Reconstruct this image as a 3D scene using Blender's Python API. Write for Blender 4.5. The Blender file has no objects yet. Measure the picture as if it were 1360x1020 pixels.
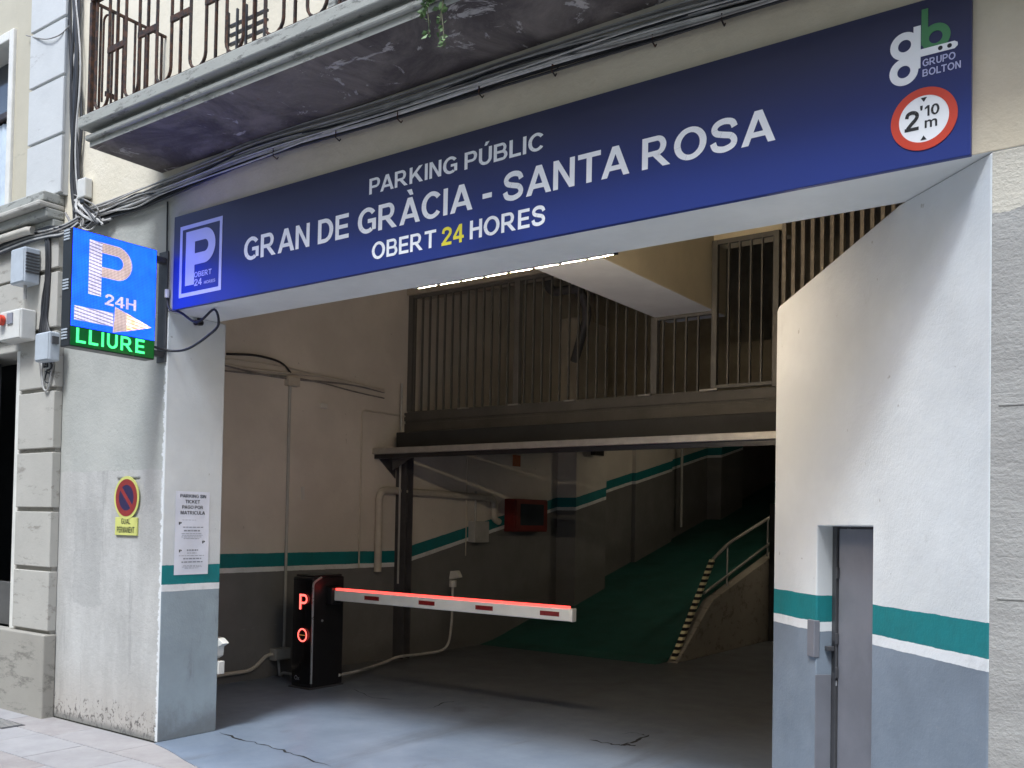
import bpy, bmesh, math, random
from mathutils import Vector, Matrix
random.seed(7)
R = math.radians
sc = bpy.context.scene
COL = sc.collection

# ------------------------------------------------------------------ camera
F, PX, PY, YAW, PITCH, ROLL = 1250.0, 680.0, 666.18, R(35.748), R(1.302), R(1.055)
CAM = Vector((6.116, -4.1145, 1.65))
_fw = Vector((-math.sin(YAW)*math.cos(PITCH), math.cos(YAW)*math.cos(PITCH), math.sin(PITCH)))
_rt = Vector((math.cos(YAW), math.sin(YAW), 0)); _up = _rt.cross(_fw)
RT = _rt*math.cos(ROLL) + _up*math.sin(ROLL); UP = -_rt*math.sin(ROLL) + _up*math.cos(ROLL)
cd = bpy.data.cameras.new('camera'); cam = bpy.data.objects.new('camera', cd); COL.objects.link(cam)
cam.matrix_world = Matrix(((RT.x, UP.x, -_fw.x, CAM.x), (RT.y, UP.y, -_fw.y, CAM.y), (RT.z, UP.z, -_fw.z, CAM.z), (0, 0, 0, 1)))
cd.sensor_width = 36; cd.lens = F/1360*36; cd.shift_y = (PY-510)/1360; cd.clip_start = .05; cd.clip_end = 400
sc.camera = cam

def ray(px, py): return _fw*F + RT*(px-PX) - UP*(py-PY)
def at(px, py, axis, val):
    d = ray(px, py); t = (val-CAM[axis])/d[axis]; return CAM + d*t
def atp(px, py, p, n):
    d = ray(px, py); t = (p-CAM).dot(n)/d.dot(n); return CAM + d*t

# ------------------------------------------------------------------ world, sun, exposure
SUN_EL, SUN_AZ = R(60), R(11)                      # towards the street side (-Y), a little to the right
w = bpy.data.worlds.new('World'); sc.world = w; w.use_nodes = True
nt = w.node_tree; nt.nodes.clear()
sky = nt.nodes.new('ShaderNodeTexSky'); sky.sky_type = 'NISHITA'; sky.sun_disc = False
sky.sun_elevation = SUN_EL; sky.sun_rotation = math.pi - SUN_AZ; sky.air_density = 1.0; sky.dust_density = 2.0; sky.ozone_density = 1.0
bg = nt.nodes.new('ShaderNodeBackground'); bg.inputs[1].default_value = .15
wo = nt.nodes.new('ShaderNodeOutputWorld'); nt.links.new(sky.outputs[0], bg.inputs[0]); nt.links.new(bg.outputs[0], wo.inputs[0])
sv = Vector((math.sin(SUN_AZ)*math.cos(SUN_EL), -math.cos(SUN_AZ)*math.cos(SUN_EL), math.sin(SUN_EL)))
ld = bpy.data.lights.new('sun', 'SUN'); ld.energy = 1.35; ld.angle = R(12); ld.color = (.84, .93, 1)
sun = bpy.data.objects.new('sun', ld); COL.objects.link(sun); sun.rotation_euler = sv.to_track_quat('Z', 'Y').to_euler(); sun.location = (2, -4, 12)
sc.view_settings.view_transform = 'Standard'; sc.view_settings.look = 'None'; sc.view_settings.gamma = 1
sc.view_settings.exposure = 1.42; sc.view_settings.use_curve_mapping = False

# ------------------------------------------------------------------ solved dimensions (metres)
ZL, ZT = 3.1627, 3.8398            # lintel underside, sign top
Z1, Z2, Z3 = 1.2912, 1.1487, 1.0983
XR, T, TL, XL = 5.4755, .5124, .4318, -1.66
YM = 4.42                          # mezzanine edge
CEIL = 4.78

# ------------------------------------------------------------------ materials
def srgb(r, g, b):
    f = lambda c: ((c/255)/12.92 if c/255 <= .04045 else ((c/255+.055)/1.055)**2.4)
    return (f(r), f(g), f(b))
class N:
    def __init__(s, name):
        s.m = bpy.data.materials.new(name); s.m.use_nodes = True; s.t = s.m.node_tree; s.t.nodes.clear()
        s.o = s.n('OutputMaterial'); s.b = s.n('BsdfPrincipled'); s.l(s.b.outputs[0], s.o.inputs[0]); s._p = None
    def n(s, k): return s.t.nodes.new('ShaderNode'+k)
    def l(s, a, b): s.t.links.new(a, b)
    def pos(s):
        if s._p is None: s._p = s.n('NewGeometry').outputs['Position']
        return s._p
    def xyz(s):
        q = s.n('SeparateXYZ'); s.l(s.pos(), q.inputs[0]); return q.outputs
    def val(s, x, sock):
        if isinstance(x, (int, float)): sock.default_value = x
        elif isinstance(x, (tuple, list)): sock.default_value = tuple(x)+((1,) if len(x) == 3 and len(sock.default_value) == 4 else ())
        else: s.l(x, sock)
    def math(s, op, a, b=0., clamp=False):
        q = s.n('Math'); q.operation = op; q.use_clamp = clamp; s.val(a, q.inputs[0]); s.val(b, q.inputs[1]); return q.outputs[0]
    def step(s, v, lo, hi):
        q = s.n('MapRange'); s.val(v, q.inputs[0]); s.val(lo, q.inputs[1]); s.val(hi, q.inputs[2]); q.interpolation_type = 'SMOOTHSTEP'; return q.outputs[0]
    def mix(s, f, a, b, mode='MIX'):
        q = s.n('MixRGB'); q.blend_type = mode; s.val(f, q.inputs[0]); s.val(a, q.inputs[1]); s.val(b, q.inputs[2]); return q.outputs[0]
    def noise(s, scale, detail=4, rough=.6, stretch=None, dist=0.):
        q = s.n('TexNoise'); q.inputs['Scale'].default_value = scale; q.inputs['Detail'].default_value = detail; q.inputs['Roughness'].default_value = rough; q.inputs['Distortion'].default_value = dist
        v = s.pos()
        if stretch:
            mp = s.n('Mapping'); mp.inputs['Scale'].default_value = stretch; s.l(v, mp.inputs[0]); v = mp.outputs[0]
        s.l(v, q.inputs[0]); return q.outputs[0]
    def bump(s, h, strength=.2, dist=.01):
        q = s.n('Bump'); q.inputs['Strength'].default_value = strength; q.inputs['Distance'].default_value = dist; s.l(h, q.inputs['Height']); s.l(q.outputs[0], s.b.inputs['Normal'])
    def done(s, col, rough=.6, metal=0., spec=.5):
        s.val(col, s.b.inputs['Base Color']); s.val(rough, s.b.inputs['Roughness']); s.val(metal, s.b.inputs['Metallic']); s.val(spec, s.b.inputs['Specular IOR Level']); return s.m
def sc3(c, k): return tuple(min(1, x*k) for x in c)
def simple(name, col, rough=.6, var=.12, scale=5, bump=.12, bscale=60, metal=0., spec=.5, dist=.004):
    n = N(name); a = n.noise(scale, 5, .65)
    c = n.mix(n.step(a, .3, .7), sc3(col, 1-var), sc3(col, 1+var))
    if bump: n.bump(n.noise(bscale, 5, .7), bump, dist)
    r = n.math('ADD', n.math('MULTIPLY', n.noise(scale*3, 3), .2), rough-.1)
    return n.done(c, r, metal, spec)
def emit(name, col, strength, base=(.02, .02, .02)):
    n = N(name); n.b.inputs['Emission Color'].default_value = tuple(col)+(1,); n.b.inputs['Emission Strength'].default_value = strength
    return n.done(base, .4)

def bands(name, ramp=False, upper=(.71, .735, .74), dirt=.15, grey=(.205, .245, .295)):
    n = N(name); x, y, z = n.xyz()
    zz = z
    if ramp:
        up = n.math('MULTIPLY', n.math('MAXIMUM', n.math('SUBTRACT', y, 4.3), 0.), .213)
        up = n.math('MINIMUM', up, 2.6); zz = n.math('SUBTRACT', z, up)
    wob = n.math('MULTIPLY', n.math('SUBTRACT', n.noise(7, 5, .7), .5), .014); zz = n.math('ADD', zz, wob)
    g1 = n.math('GREATER_THAN', zz, Z1); g2 = n.math('GREATER_THAN', zz, Z2); g3 = n.math('GREATER_THAN', zz, Z3)
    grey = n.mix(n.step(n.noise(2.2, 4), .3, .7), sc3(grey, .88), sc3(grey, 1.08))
    scuff = n.step(n.noise(3.0, 6, .75, (1, 1, .25)), .60, .72)
    grey = n.mix(n.math('MULTIPLY', scuff, .35), grey, (.11, .11, .11))
    spl = n.math('MULTIPLY', n.step(n.math('ADD', zz, n.math('MULTIPLY', n.noise(6, 7, .8), .45)), .52, .22), .6); grey = n.mix(spl, grey, (.115, .11, .105))
    scr = n.step(n.noise(4.5, 6, .8, (.35, .35, 5), .6), .655, .69); grey = n.mix(n.math('MULTIPLY', scr, .4), grey, (.33, .34, .35))
    c = n.mix(g3, grey, n.mix(n.step(n.noise(5, 6, .75), .45, .75), (.76, .78, .79), (.60, .61, .61)))
    c = n.mix(g2, c, n.mix(n.step(n.noise(4, 6, .75, (1, 1, .6)), .35, .75), (.008, .205, .22), (.014, .165, .175))); 
    uw = n.mix(n.step(n.noise(1.1, 5), .3, .75), sc3(upper, 1-dirt), sc3(upper, 1+dirt*.3))
    smu = n.step(n.noise(2.2, 7, .75, (1, 1, .35), .6), .62, .78)
    uw = n.mix(n.math('MULTIPLY', smu, .36), uw, (.33, .31, .27))
    spk = n.step(n.noise(17, 3, .5), .735, .76)
    uw = n.mix(n.math('MULTIPLY', spk, .5), uw, (.25, .23, .2))
    c = n.mix(g1, c, uw)
    n.bump(n.math('ADD', n.noise(5, 3), n.math('MULTIPLY', n.noise(70, 4), .3)), .36, .014)
    return n.done(c, n.math('ADD', n.math('MULTIPLY', n.noise(7, 3), .25), .42), 0, .4)

def facade_mat():
    n = N('facade_plaster'); x, y, z = n.xyz()
    big = n.step(n.noise(.9, 6, .65), .3, .7)
    grey = n.mix(big, (.375, .38, .355), (.475, .475, .44))
    # repainted lower field, edge at about two metres
    lim = n.math('ADD', n.math('MULTIPLY', n.noise(2.5, 3), .06), 1.97)
    low = n.math('LESS_THAN', z, lim)
    lowc = n.mix(n.step(n.noise(2.4, 6, .7, (1, 1, .4)), .3, .7), (.40, .39, .37), (.53, .52, .495))
    c = n.mix(low, grey, lowc)
    # a roughly trowelled patch
    def inside(v, a, b):
        nz = n.math('MULTIPLY', n.math('SUBTRACT', n.noise(6, 6, .75), .5), .26); vv = n.math('ADD', v, nz)
        return n.math('MULTIPLY', n.math('GREATER_THAN', vv, a), n.math('LESS_THAN', vv, b))
    patch = n.math('MULTIPLY', inside(x, -1.20, -.80), inside(z, .93, 1.70))
    c = n.mix(n.math('MULTIPLY', patch, .45), c, (.36, .355, .34))
    # vertical streaks and rising damp chips
    st = n.step(n.noise(3.2, 5, .7, (2.2, 2.2, .25)), .56, .70)
    c = n.mix(n.math('MULTIPLY', n.math('MULTIPLY', st, low), .42), c, (.27, .26, .25))
    hz = n.step(z, .62, .02)
    warm = n.mix(n.math('MULTIPLY', hz, .55), c, (.43, .38, .33)); c = warm
    chip = n.step(n.math('ADD', n.noise(17, 8, .8, (1.3, 1.3, 1), .8), n.math('MULTIPLY', n.step(z, .45, .03), .16)), .685, .715)
    chip = n.math('MULTIPLY', chip, n.step(z, .5, .3)); c = n.mix(n.math('MULTIPLY', chip, .8), c, (.09, .08, .075))
    base = n.step(z, .07, .015); c = n.mix(n.math('MULTIPLY', base, .7), c, (.16, .16, .15))
    # white paint edge run over from the reveal
    ed = n.math('ADD', n.math('MULTIPLY', n.noise(16, 6, .8, (.2, 1, 1)), .16), -.106)
    e = n.math('MULTIPLY', n.math('GREATER_THAN', x, ed), n.math('LESS_THAN', x, .001)); c = n.mix(n.math('MULTIPLY', e, n.math('LESS_THAN', z, 3.12)), c, (.68, .69, .69))
    # cream field round the sign
    cr = n.mix(n.step(n.noise(1.4, 6, .7), .3, .7), (.62, .54, .41), (.72, .64, .50))
    rust = n.step(n.noise(2.6, 6, .7, (1, 1, .6)), .66, .74); cr = n.mix(n.math('MULTIPLY', rust, .5), cr, (.30, .22, .14))
    fl = n.math('MULTIPLY', n.step(x, -.05, .5), n.math('GREATER_THAN', z, ZL)); c = n.mix(fl, c, cr)
    up = n.step(n.math('ADD', z, n.math('MULTIPLY', n.noise(2, 4), .25)), 4.16, 4.24); cu = n.mix(big, (.66, .60, .47), (.74, .68, .56)); c = n.mix(up, c, cu)
    n.bump(n.math('ADD', n.math('SUBTRACT', n.noise(26, 6, .7), n.math('MULTIPLY', chip, .8)), n.math('MULTIPLY', n.noise(4, 3), 1.2)), .45, .012)
    return n.done(c, .85, 0, .25)
def render_mat():
    n = N('grey_render'); x, y, z = n.xyz()
    c = n.mix(n.step(n.noise(2.0, 6, .7, (1, 1, 2.2)), .3, .7), (.30, .29, .275), (.39, .38, .36))
    s = n.step(n.noise(6, 6, .8, (.5, .5, 4)), .60, .72); c = n.mix(n.math('MULTIPLY', s, .5), c, (.22, .215, .2))
    top = n.math('GREATER_THAN', z, n.math('ADD', n.math('MULTIPLY', n.noise(4, 4), .14), 2.86))
    c = n.mix(top, c, n.mix(n.noise(2, 5), (.54, .50, .42), (.62, .58, .50)))
    n.bump(n.math('ADD', n.noise(9, 5, .7, (.6, .6, 3)), n.noise(60, 4)), .5, .012)
    return n.done(c, .88, 0, .2)
def floor_mat():
    n = N('painted_floor'); x, y, z = n.xyz()
    c = n.mix(n.step(n.noise(.8, 6, .65), .3, .7), (.145, .185, .245), (.21, .255, .325))
    d = n.step(n.noise(1.7, 7, .75, (1.6, .5, 1), .5), .55, .72); c = n.mix(n.math('MULTIPLY', d, .5), c, (.10, .10, .10))
    sp = n.step(n.noise(23, 4, .6), .70, .74); c = n.mix(n.math('MULTIPLY', sp, .55), c, (.06, .06, .06))
    sc2 = n.step(n.noise(5, 7, .8, (.5, 2.5, 1), 1.0), .66, .70); c = n.mix(n.math('MULTIPLY', sc2, .3), c, (.42, .43, .44))
    for xc in (1.35, 2.95):
        tr = n.math('ABSOLUTE', n.math('SUBTRACT', n.math('ADD', x, n.math('MULTIPLY', n.noise(.7, 2), .5)), xc+.25)); tr = n.math('MULTIPLY', n.step(tr, .22, .04), n.step(n.noise(2.5, 6, .7, (3, .35, 1)), .35, .65)); c = n.mix(n.math('MULTIPLY', tr, .45), c, (.075, .08, .085))
    oil = n.step(n.noise(1.3, 5, .6, None, .8), .64, .70); c = n.mix(n.math('MULTIPLY', oil, .4), c, (.05, .052, .056))
    dk = n.step(y, 1.4, 3.4); c = n.mix(n.math('MULTIPLY', dk, .6), c, (.075, .07, .065))   # daylight fading inwards, put into the floor colour as a darkening
    n.bump(n.math('ADD', n.noise(7, 4), n.math('MULTIPLY', n.noise(110, 4), .3)), .12, .012)
    return n.done(c, n.math('ADD', n.math('MULTIPLY', n.noise(3, 5), .34), .19), 0, .5)
def pave_mat():
    n = N('paving_stone'); info = n.n('ObjectInfo')
    a = n.mix(n.step(n.noise(3, 6, .7), .3, .7), (.26, .235, .228), (.35, .325, .315))
    b = n.mix(n.step(n.noise(4, 6, .7), .3, .7), (.30, .30, .31), (.37, .37, .38))
    c = n.mix(info.outputs['Random'], a, b)
    d = n.step(n.noise(9, 7, .8), .58, .72); c = n.mix(n.math('MULTIPLY', d, .35), c, (.17, .16, .16))
    n.bump(n.math('ADD', n.noise(14, 5), n.math('MULTIPLY', n.noise(120, 4), .4)), .3, .008)
    return n.done(c, n.math('ADD', n.math('MULTIPLY', n.noise(5, 4), .3), .45), 0, .4)
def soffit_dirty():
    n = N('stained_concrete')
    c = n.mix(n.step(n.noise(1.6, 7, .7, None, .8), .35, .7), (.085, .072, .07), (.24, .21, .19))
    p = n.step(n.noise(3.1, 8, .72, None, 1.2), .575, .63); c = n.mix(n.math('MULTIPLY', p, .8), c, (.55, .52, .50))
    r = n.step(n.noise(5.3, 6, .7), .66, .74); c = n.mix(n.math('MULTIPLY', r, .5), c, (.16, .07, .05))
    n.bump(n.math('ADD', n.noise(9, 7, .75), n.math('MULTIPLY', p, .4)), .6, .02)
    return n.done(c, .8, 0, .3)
def weathered(name, col, dark, thr=.55, scale=14, rough=.75, bump=.35):
    n = N(name); c = n.mix(n.noise(3, 5), sc3(col, .85), sc3(col, 1.1))
    d = n.step(n.noise(scale, 7, .75, (.5, 1, 1.6)), thr, thr+.12); c = n.mix(n.math('MULTIPLY', d, .8), c, dark)
    n.bump(n.noise(scale*3, 6, .7), bump, .008); return n.done(c, rough, 0, .3)
def rusty():
    n = N('rusted_iron'); c = n.mix(n.step(n.noise(24, 6, .7), .4, .62), (.028, .022, .020), (.10, .045, .025))
    n.bump(n.noise(90, 5), .4, .003); return n.done(c, .65, .3, .4)
def led(name, col, strength, rows=.0105, base=(.02, .02, .03), scan=0., alt=None):
    """LED module: a raster of lamps in the plane of the panel (Y, Z)."""
    n = N(name); x, y, z = n.xyz()
    def saw(v): 
        f = n.math('FRACT', n.math('DIVIDE', v, rows)); return n.math('ABSOLUTE', n.math('SUBTRACT', f, .5))
    d = n.math('SQRT', n.math('ADD', n.math('POWER', saw(n.math('ADD', y, 20)), 2.), n.math('POWER', saw(z), 2.)))
    dot = n.step(d, .52, .25); lvl = n.math('ADD', n.math('MULTIPLY', dot, .6), .4)
    if scan:
        s = n.math('FRACT', n.math('DIVIDE', n.math('ADD', z, n.math('MULTIPLY', y, .15)), .024)); lvl = n.math('MULTIPLY', lvl, n.math('SUBTRACT', 1., n.math('MULTIPLY', n.math('GREATER_THAN', s, .62), scan)))
    ns = n.step(n.noise(7, 4), .3, .7); lvl = n.math('MULTIPLY', lvl, n.math('ADD', n.math('MULTIPLY', ns, .35), .8))
    c = col
    if alt: c = n.mix(n.step(n.noise(9, 2, .5), .42, .58), col, alt)
    n.val(c, n.b.inputs['Emission Color']); n.l(n.math('MULTIPLY', lvl, strength), n.b.inputs['Emission Strength'])
    return n.done(base, .35)
def haz():
    n = N('hazard_tape'); x, y, z = n.xyz()
    s = n.math('GREATER_THAN', n.math('FRACT', n.math('DIVIDE', z, .072)), .5); return n.done(n.mix(s, (.02, .02, .02), (.85, .78, .5)), .5)

def sign_film():
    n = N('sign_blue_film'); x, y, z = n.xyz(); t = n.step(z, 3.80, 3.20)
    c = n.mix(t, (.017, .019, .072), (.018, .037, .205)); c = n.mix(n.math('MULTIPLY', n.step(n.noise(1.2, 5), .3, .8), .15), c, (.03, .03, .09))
    n.bump(n.noise(3, 2), .03, .01); return n.done(c, .32, 0, .45)
MT = dict(
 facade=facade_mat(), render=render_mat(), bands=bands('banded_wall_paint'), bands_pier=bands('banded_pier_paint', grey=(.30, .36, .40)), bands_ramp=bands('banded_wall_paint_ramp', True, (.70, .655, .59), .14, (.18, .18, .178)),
 soffit=simple('lintel_paint', (.74, .76, .75), .6, .06, 2, .15, 30), floor=floor_mat(), pave=pave_mat(),
 ramp=simple('green_ramp_paint', (.016, .105, .088), .5, .25, 1.5, .3, 80), concrete=simple('concrete', (.33, .32, .30), .8, .15, 3, .35, 40, dist=.008),
 slabgrey=simple('grey_slab_paint', (.075, .071, .066), .6, .15, 3, .15), cream=simple('cream_paint', (.62, .56, .42), .7, .08, 1.5, .15, 30),
 ceiling=simple('ceiling_plaster', (.40, .36, .29), .8, .2, 1.2, .25, 20), dark=simple('dark_void', (.02, .02, .02), .8, .2, 3, 0),
 soffit_dirty=soffit_dirty(), mould=weathered('weathered_moulding', (.36, .365, .335), (.12, .12, .11), .52), stone=weathered('painted_stone_block', (.45, .43, .385), (.24, .22, .19), .55, 6),
 plinth=weathered('plinth_stone', (.33, .31, .27), (.16, .15, .13), .52, 5), bluestone=weathered('pale_pilaster_paint', (.56, .57, .565), (.40, .40, .39), .60, 5), beige=weathered('beige_wall_paint', (.50, .46, .36), (.36, .33, .26), .62, 4),
 iron=rusty(), steel=simple('galvanised_steel', (.40, .39, .37), .45, .12, 8, .08, 80, .6), railgrey=simple('railing_grey_paint', (.10, .097, .09), .5, .12, 6, .06, 80), darksteel=simple('dark_steel_paint', (.06, .06, .065), .5, .15, 6, .1),
 slat=simple('brown_slats', (.25, .22, .18), .6, .25, 9, .15), pipe=simple('cream_pipe', (.52, .48, .41), .5, .08, 6, .05), conduit=simple('grey_conduit', (.42, .42, .40), .5, .1, 6, .05),
 blue=sign_film(), white=simple('white_film', (.93, .935, .95), .4, .03, 4, 0), yellow=simple('yellow_film', (.78, .68, .05), .4, .04, 4, 0), green=simple('green_film', (.06, .24, .09), .4, .04, 4, 0),
 red=simple('red_film', (.62, .055, .025), .4, .05, 4, 0), black=simple('black_print', (.012, .012, .015), .5, .05, 4, 0), pgrey=simple('pale_violet_film', (.52, .54, .78), .4, .03, 4, 0), greytext=simple('grey_print', (.25, .26, .30), .5, .05, 4, 0),
 darkred=simple('faded_red_film', (.27, .022, .020), .45, .12, 6, 0), paper=simple('white_paper', (.70, .72, .80), .6, .04, 6, .05, 30), navy=simple('navy_film', (.022, .012, .065), .4, .05, 4, 0), ylime=simple('yellow_plate', (.62, .62, .18), .5, .08, 6, .03), 
 blackplastic=simple('black_plastic', (.012, .012, .014), .35, .15, 8, .03), gloss=simple('gloss_black', (.006, .006, .007), .12, .1, 8, 0), cable=simple('black_cable', (.022, .022, .025), .55, .2, 10, .1), gcable=simple('grey_cable', (.46, .45, .43), .6, .2, 8, .1), dcable=simple('dusty_cable', (.22, .21, .20), .7, .25, 8, .1),
 boxgrey=simple('grey_plastic_box', (.44, .48, .52), .5, .08, 6, .05), boxwhite=simple('white_plastic_box', (.62, .61, .57), .5, .08, 6, .05), silver=simple('silver_trim', (.55, .56, .58), .3, .05, 8, 0, metal=.7),
 doorgrey=simple('door_grey_paint', (.175, .18, .205), .45, .10, 3, .08, 40), armwhite=simple('barrier_arm_white', (.72, .72, .70), .4, .05, 6, .02), reflect=simple('red_reflector', (.20, .012, .012), .3, .15, 30, .05),
 firered=simple('fire_red', (.16, .015, .012), .45, .15, 6, .05), orange=simple('orange_plate', (.40, .10, .03), .5, .1, 6, 0), glass=simple('window_glass', (.05, .06, .07), .08, .1, 2, 0), curtain=simple('curtain', (.52, .60, .68), .8, .1, 8, .1), frame=simple('window_frame_paint', (.68, .66, .60), .5, .08, 6, .1),
 brownwall=simple('brown_plaster', (.34, .30, .23), .8, .25, 1.3, .2, 20), wood=simple('dark_wood', (.035, .022, .018), .5, .3, 7, .2), leaf=simple('leaf', (.10, .17, .06), .55, .4, 20, .05), stem=simple('stem', (.10, .10, .05), .7, .2, 20, .05), asphalt=simple('street_paving', (.40, .38, .36), .85, .2, 5, .5, 90), crack=simple('crack_filler', (.012, .011, .010), .8, .2, 20, .3),
 hazard=haz(),
 led_blue=led('led_blue', (.002, .034, 1.0), 3.6), led_white=led('led_white', (.72, .68, 1.0), .75, scan=.6), led_tan=led('led_tan', (.55, .42, .40), .75), led_pink=led('led_pink', (.80, .50, .62), .9, alt=(.5, .45, .8)), led_orange=led('led_orange', (1.0, .52, .28), 1.25, scan=.5, alt=(.95, .75, .8)),
 led_green=led('led_green', (.02, .40, .085), 3.6, .008), led_dim=led('led_green_dim', (.0, .22, .03), .25, .008, (.004, .012, .006)),
 fill_tube=emit('ramp_fill_tube', (1, .84, .62), 60.), tube=emit('led_tube', (1, .80, .56), 440.), redled=emit('red_led', (1, .05, .04), 1.6), redsign=emit('red_sign_led', (1, .10, .08), 1.3), redline=emit('dim_line', (.3, .12, .03), .6))

# ------------------------------------------------------------------ mesh helpers
class MB:
    def __init__(s): s.v = []; s.f = []; s.mi = []
    def add(s, vs, fs, mi=0):
        k = len(s.v); s.v += [tuple(v) for v in vs]
        for i, f in enumerate(fs): s.f.append([j+k for j in f]); s.mi.append(mi[i] if isinstance(mi, list) else mi)
        return s
    def box(s, x0, x1, y0, y1, z0, z1, mi=0):
        """faces: -x +x -y +y -z +z"""
        v = [(x0,y0,z0),(x1,y0,z0),(x1,y1,z0),(x0,y1,z0),(x0,y0,z1),(x1,y0,z1),(x1,y1,z1),(x0,y1,z1)]
        return s.add(v, [[0,4,7,3],[1,2,6,5],[0,1,5,4],[3,7,6,2],[0,3,2,1],[4,5,6,7]], mi)
    def obox(s, c, ax, ay, az, hx, hy, hz, mi=0):
        c = Vector(c); vs = [c+ax*(hx*i)+ay*(hy*j)+az*(hz*k) for k in (-1,1) for i, j in ((-1,-1),(1,-1),(1,1),(-1,1))]
        return s.add(vs, [[0,3,2,1],[4,5,6,7],[0,1,5,4],[1,2,6,5],[2,3,7,6],[3,0,4,7]], mi)
    def prism(s, pts, d, mi=0):
        pts = [Vector(p) for p in pts]; d = Vector(d); n = len(pts)
        return s.add(pts+[p+d for p in pts], [list(range(n)), list(range(2*n-1, n-1, -1))]+[[(i+1) % n, i, i+n, (i+1) % n+n] for i in range(n)], mi)
    def tube(s, pts, r, n=8, mi=0, cap=True):
        pts = [Vector(p) for p in pts]; rings = []; prev = None
        for i, p in enumerate(pts):
            d = (pts[min(i+1, len(pts)-1)]-pts[max(i-1, 0)]).normalized()
            a = prev if prev is not None else (Vector((0,0,1)) if abs(d.z) < .9 else Vector((1,0,0)))
            u = (a-d*a.dot(d)).normalized(); prev = u; v = d.cross(u)
            rr = r[i] if isinstance(r, (list, tuple)) else r
            rings.append([p+(u*math.cos(2*math.pi*k/n)+v*math.sin(2*math.pi*k/n))*rr for k in range(n)])
        vs = [q for ring in rings for q in ring]; fs = []
        for i in range(len(pts)-1):
            for k in range(n): fs.append([i*n+k, i*n+(k+1) % n, (i+1)*n+(k+1) % n, (i+1)*n+k])
        if cap: fs += [list(range(n-1, -1, -1)), [(len(pts)-1)*n+k for k in range(n)]]
        return s.add(vs, fs, mi)
    def ring(s, c, a, b, nn, r0, r1, th, n=40, mi=0):
        """annulus (r0=0: disc) spanned by a, b around c, thickness th along nn"""
        c = Vector(c); P = []
        for k in range(n):
            e = a*math.cos(2*math.pi*k/n)+b*math.sin(2*math.pi*k/n); P.append((c+e*r0, c+e*r1, c+e*r1+nn*th, c+e*r0+nn*th))
        if r0 == 0:
            s.add([p[1] for p in P]+[p[2] for p in P], [list(range(n, 2*n))]+[[k, (k+1) % n, (k+1) % n+n, k+n] for k in range(n)], mi)
        else:
            s.add([q for p in P for q in p], [f for k in range(n) for f in ([4*k+1, 4*((k+1) % n)+1, 4*((k+1) % n)+2, 4*k+2], [4*k+2, 4*((k+1) % n)+2, 4*((k+1) % n)+3, 4*k+3], [4*k+3, 4*((k+1) % n)+3, 4*((k+1) % n), 4*k])], mi)
        return s
    def build(s, name, mats, parent=None, bevel=0., smooth=False):
        me = bpy.data.meshes.new(name); me.from_pydata(s.v, [], s.f)
        for m in (mats if isinstance(mats, (list, tuple)) else [mats]): me.materials.append(MT[m] if isinstance(m, str) else m)
        me.polygons.foreach_set('material_index', s.mi)
        bm = bmesh.new(); bm.from_mesh(me); bmesh.ops.recalc_face_normals(bm, faces=bm.faces); bm.to_mesh(me); bm.free()
        if smooth: me.polygons.foreach_set('use_smooth', [True]*len(me.polygons)); me.set_sharp_from_angle(angle=R(40))
        o = bpy.data.objects.new(name, me); COL.objects.link(o)
        if parent:
            o.parent = parent; o.matrix_parent_inverse = world_of(parent).inverted()
        if bevel:
            md = o.modifiers.new('bevel', 'BEVEL'); md.width = bevel; md.segments = 2; md.limit_method = 'ANGLE'; md.angle_limit = R(40)
        return o
def world_of(o):
    m = o.matrix_basis.copy()
    if o.parent: m = world_of(o.parent) @ o.matrix_parent_inverse @ m
    return m
def tag(o, label=None, cat=None, group=None, kind=None):
    for k, v in (('label', label), ('category', cat), ('group', group), ('kind', kind)):
        if v: o[k] = v
    return o
def thing(name, loc, label, cat, group=None):
    o = bpy.data.objects.new(name, None); COL.objects.link(o); o.location = loc; o.empty_display_size = .1
    return tag(o, label, cat, group)
def text(name, s, mat, o, ex, ey, w, h, depth, parent, bold=.012, shear=0., spacing=1.0):
    """flat lettering fitted into the box of w by h standing at corner o on the axes ex, ey"""
    cu = bpy.data.curves.new(name, 'FONT'); cu.body = s; cu.size = 1; cu.offset = bold; cu.extrude = 0; cu.space_character = spacing; cu.resolution_u = 5
    ob = bpy.data.objects.new(name, cu); COL.objects.link(ob)
    dg = bpy.context.evaluated_depsgraph_get(); me = bpy.data.meshes.new_from_object(ob.evaluated_get(dg)); bpy.data.objects.remove(ob); bpy.data.curves.remove(cu)
    xs = [v.co.x for v in me.vertices]; ys = [v.co.y for v in me.vertices]
    # fit the capital height (ignores accents): measure 'H'
    caph = .73 if h > 0 else 1
    x0, x1 = min(xs), max(xs); y0 = 0.
    nn = ex.cross(ey).normalized()
    for v in me.vertices:
        u = (v.co.x-x0)/(x1-x0)*w; q = (v.co.y-y0)/CAPH*h; v.co = Vector(o)+ex*u+ey*q+nn*depth
    me.materials.clear(); me.materials.append(MT[mat])
    r = bpy.data.objects.new(name, me); COL.objects.link(r)
    if parent: r.parent = parent; r.matrix_parent_inverse = world_of(parent).inverted()
    return r
_c = bpy.data.curves.new('measure', 'FONT'); _c.body = 'H'; _c.size = 1; _o = bpy.data.objects.new('measure', _c); COL.objects.link(_o)
_m = bpy.data.meshes.new_from_object(_o.evaluated_get(bpy.context.evaluated_depsgraph_get())); CAPH = max(v.co.y for v in _m.vertices)
bpy.data.objects.remove(_o); bpy.data.curves.remove(_c); bpy.data.meshes.remove(_m)
def LOOK(r_, mt): return ('thin' if r_ < .0085 else 'thick')+' '+{'gcable': 'pale grey', 'dcable': 'dusty dark grey', 'cable': 'black', 'pipe': 'cream'}[mt]
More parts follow.
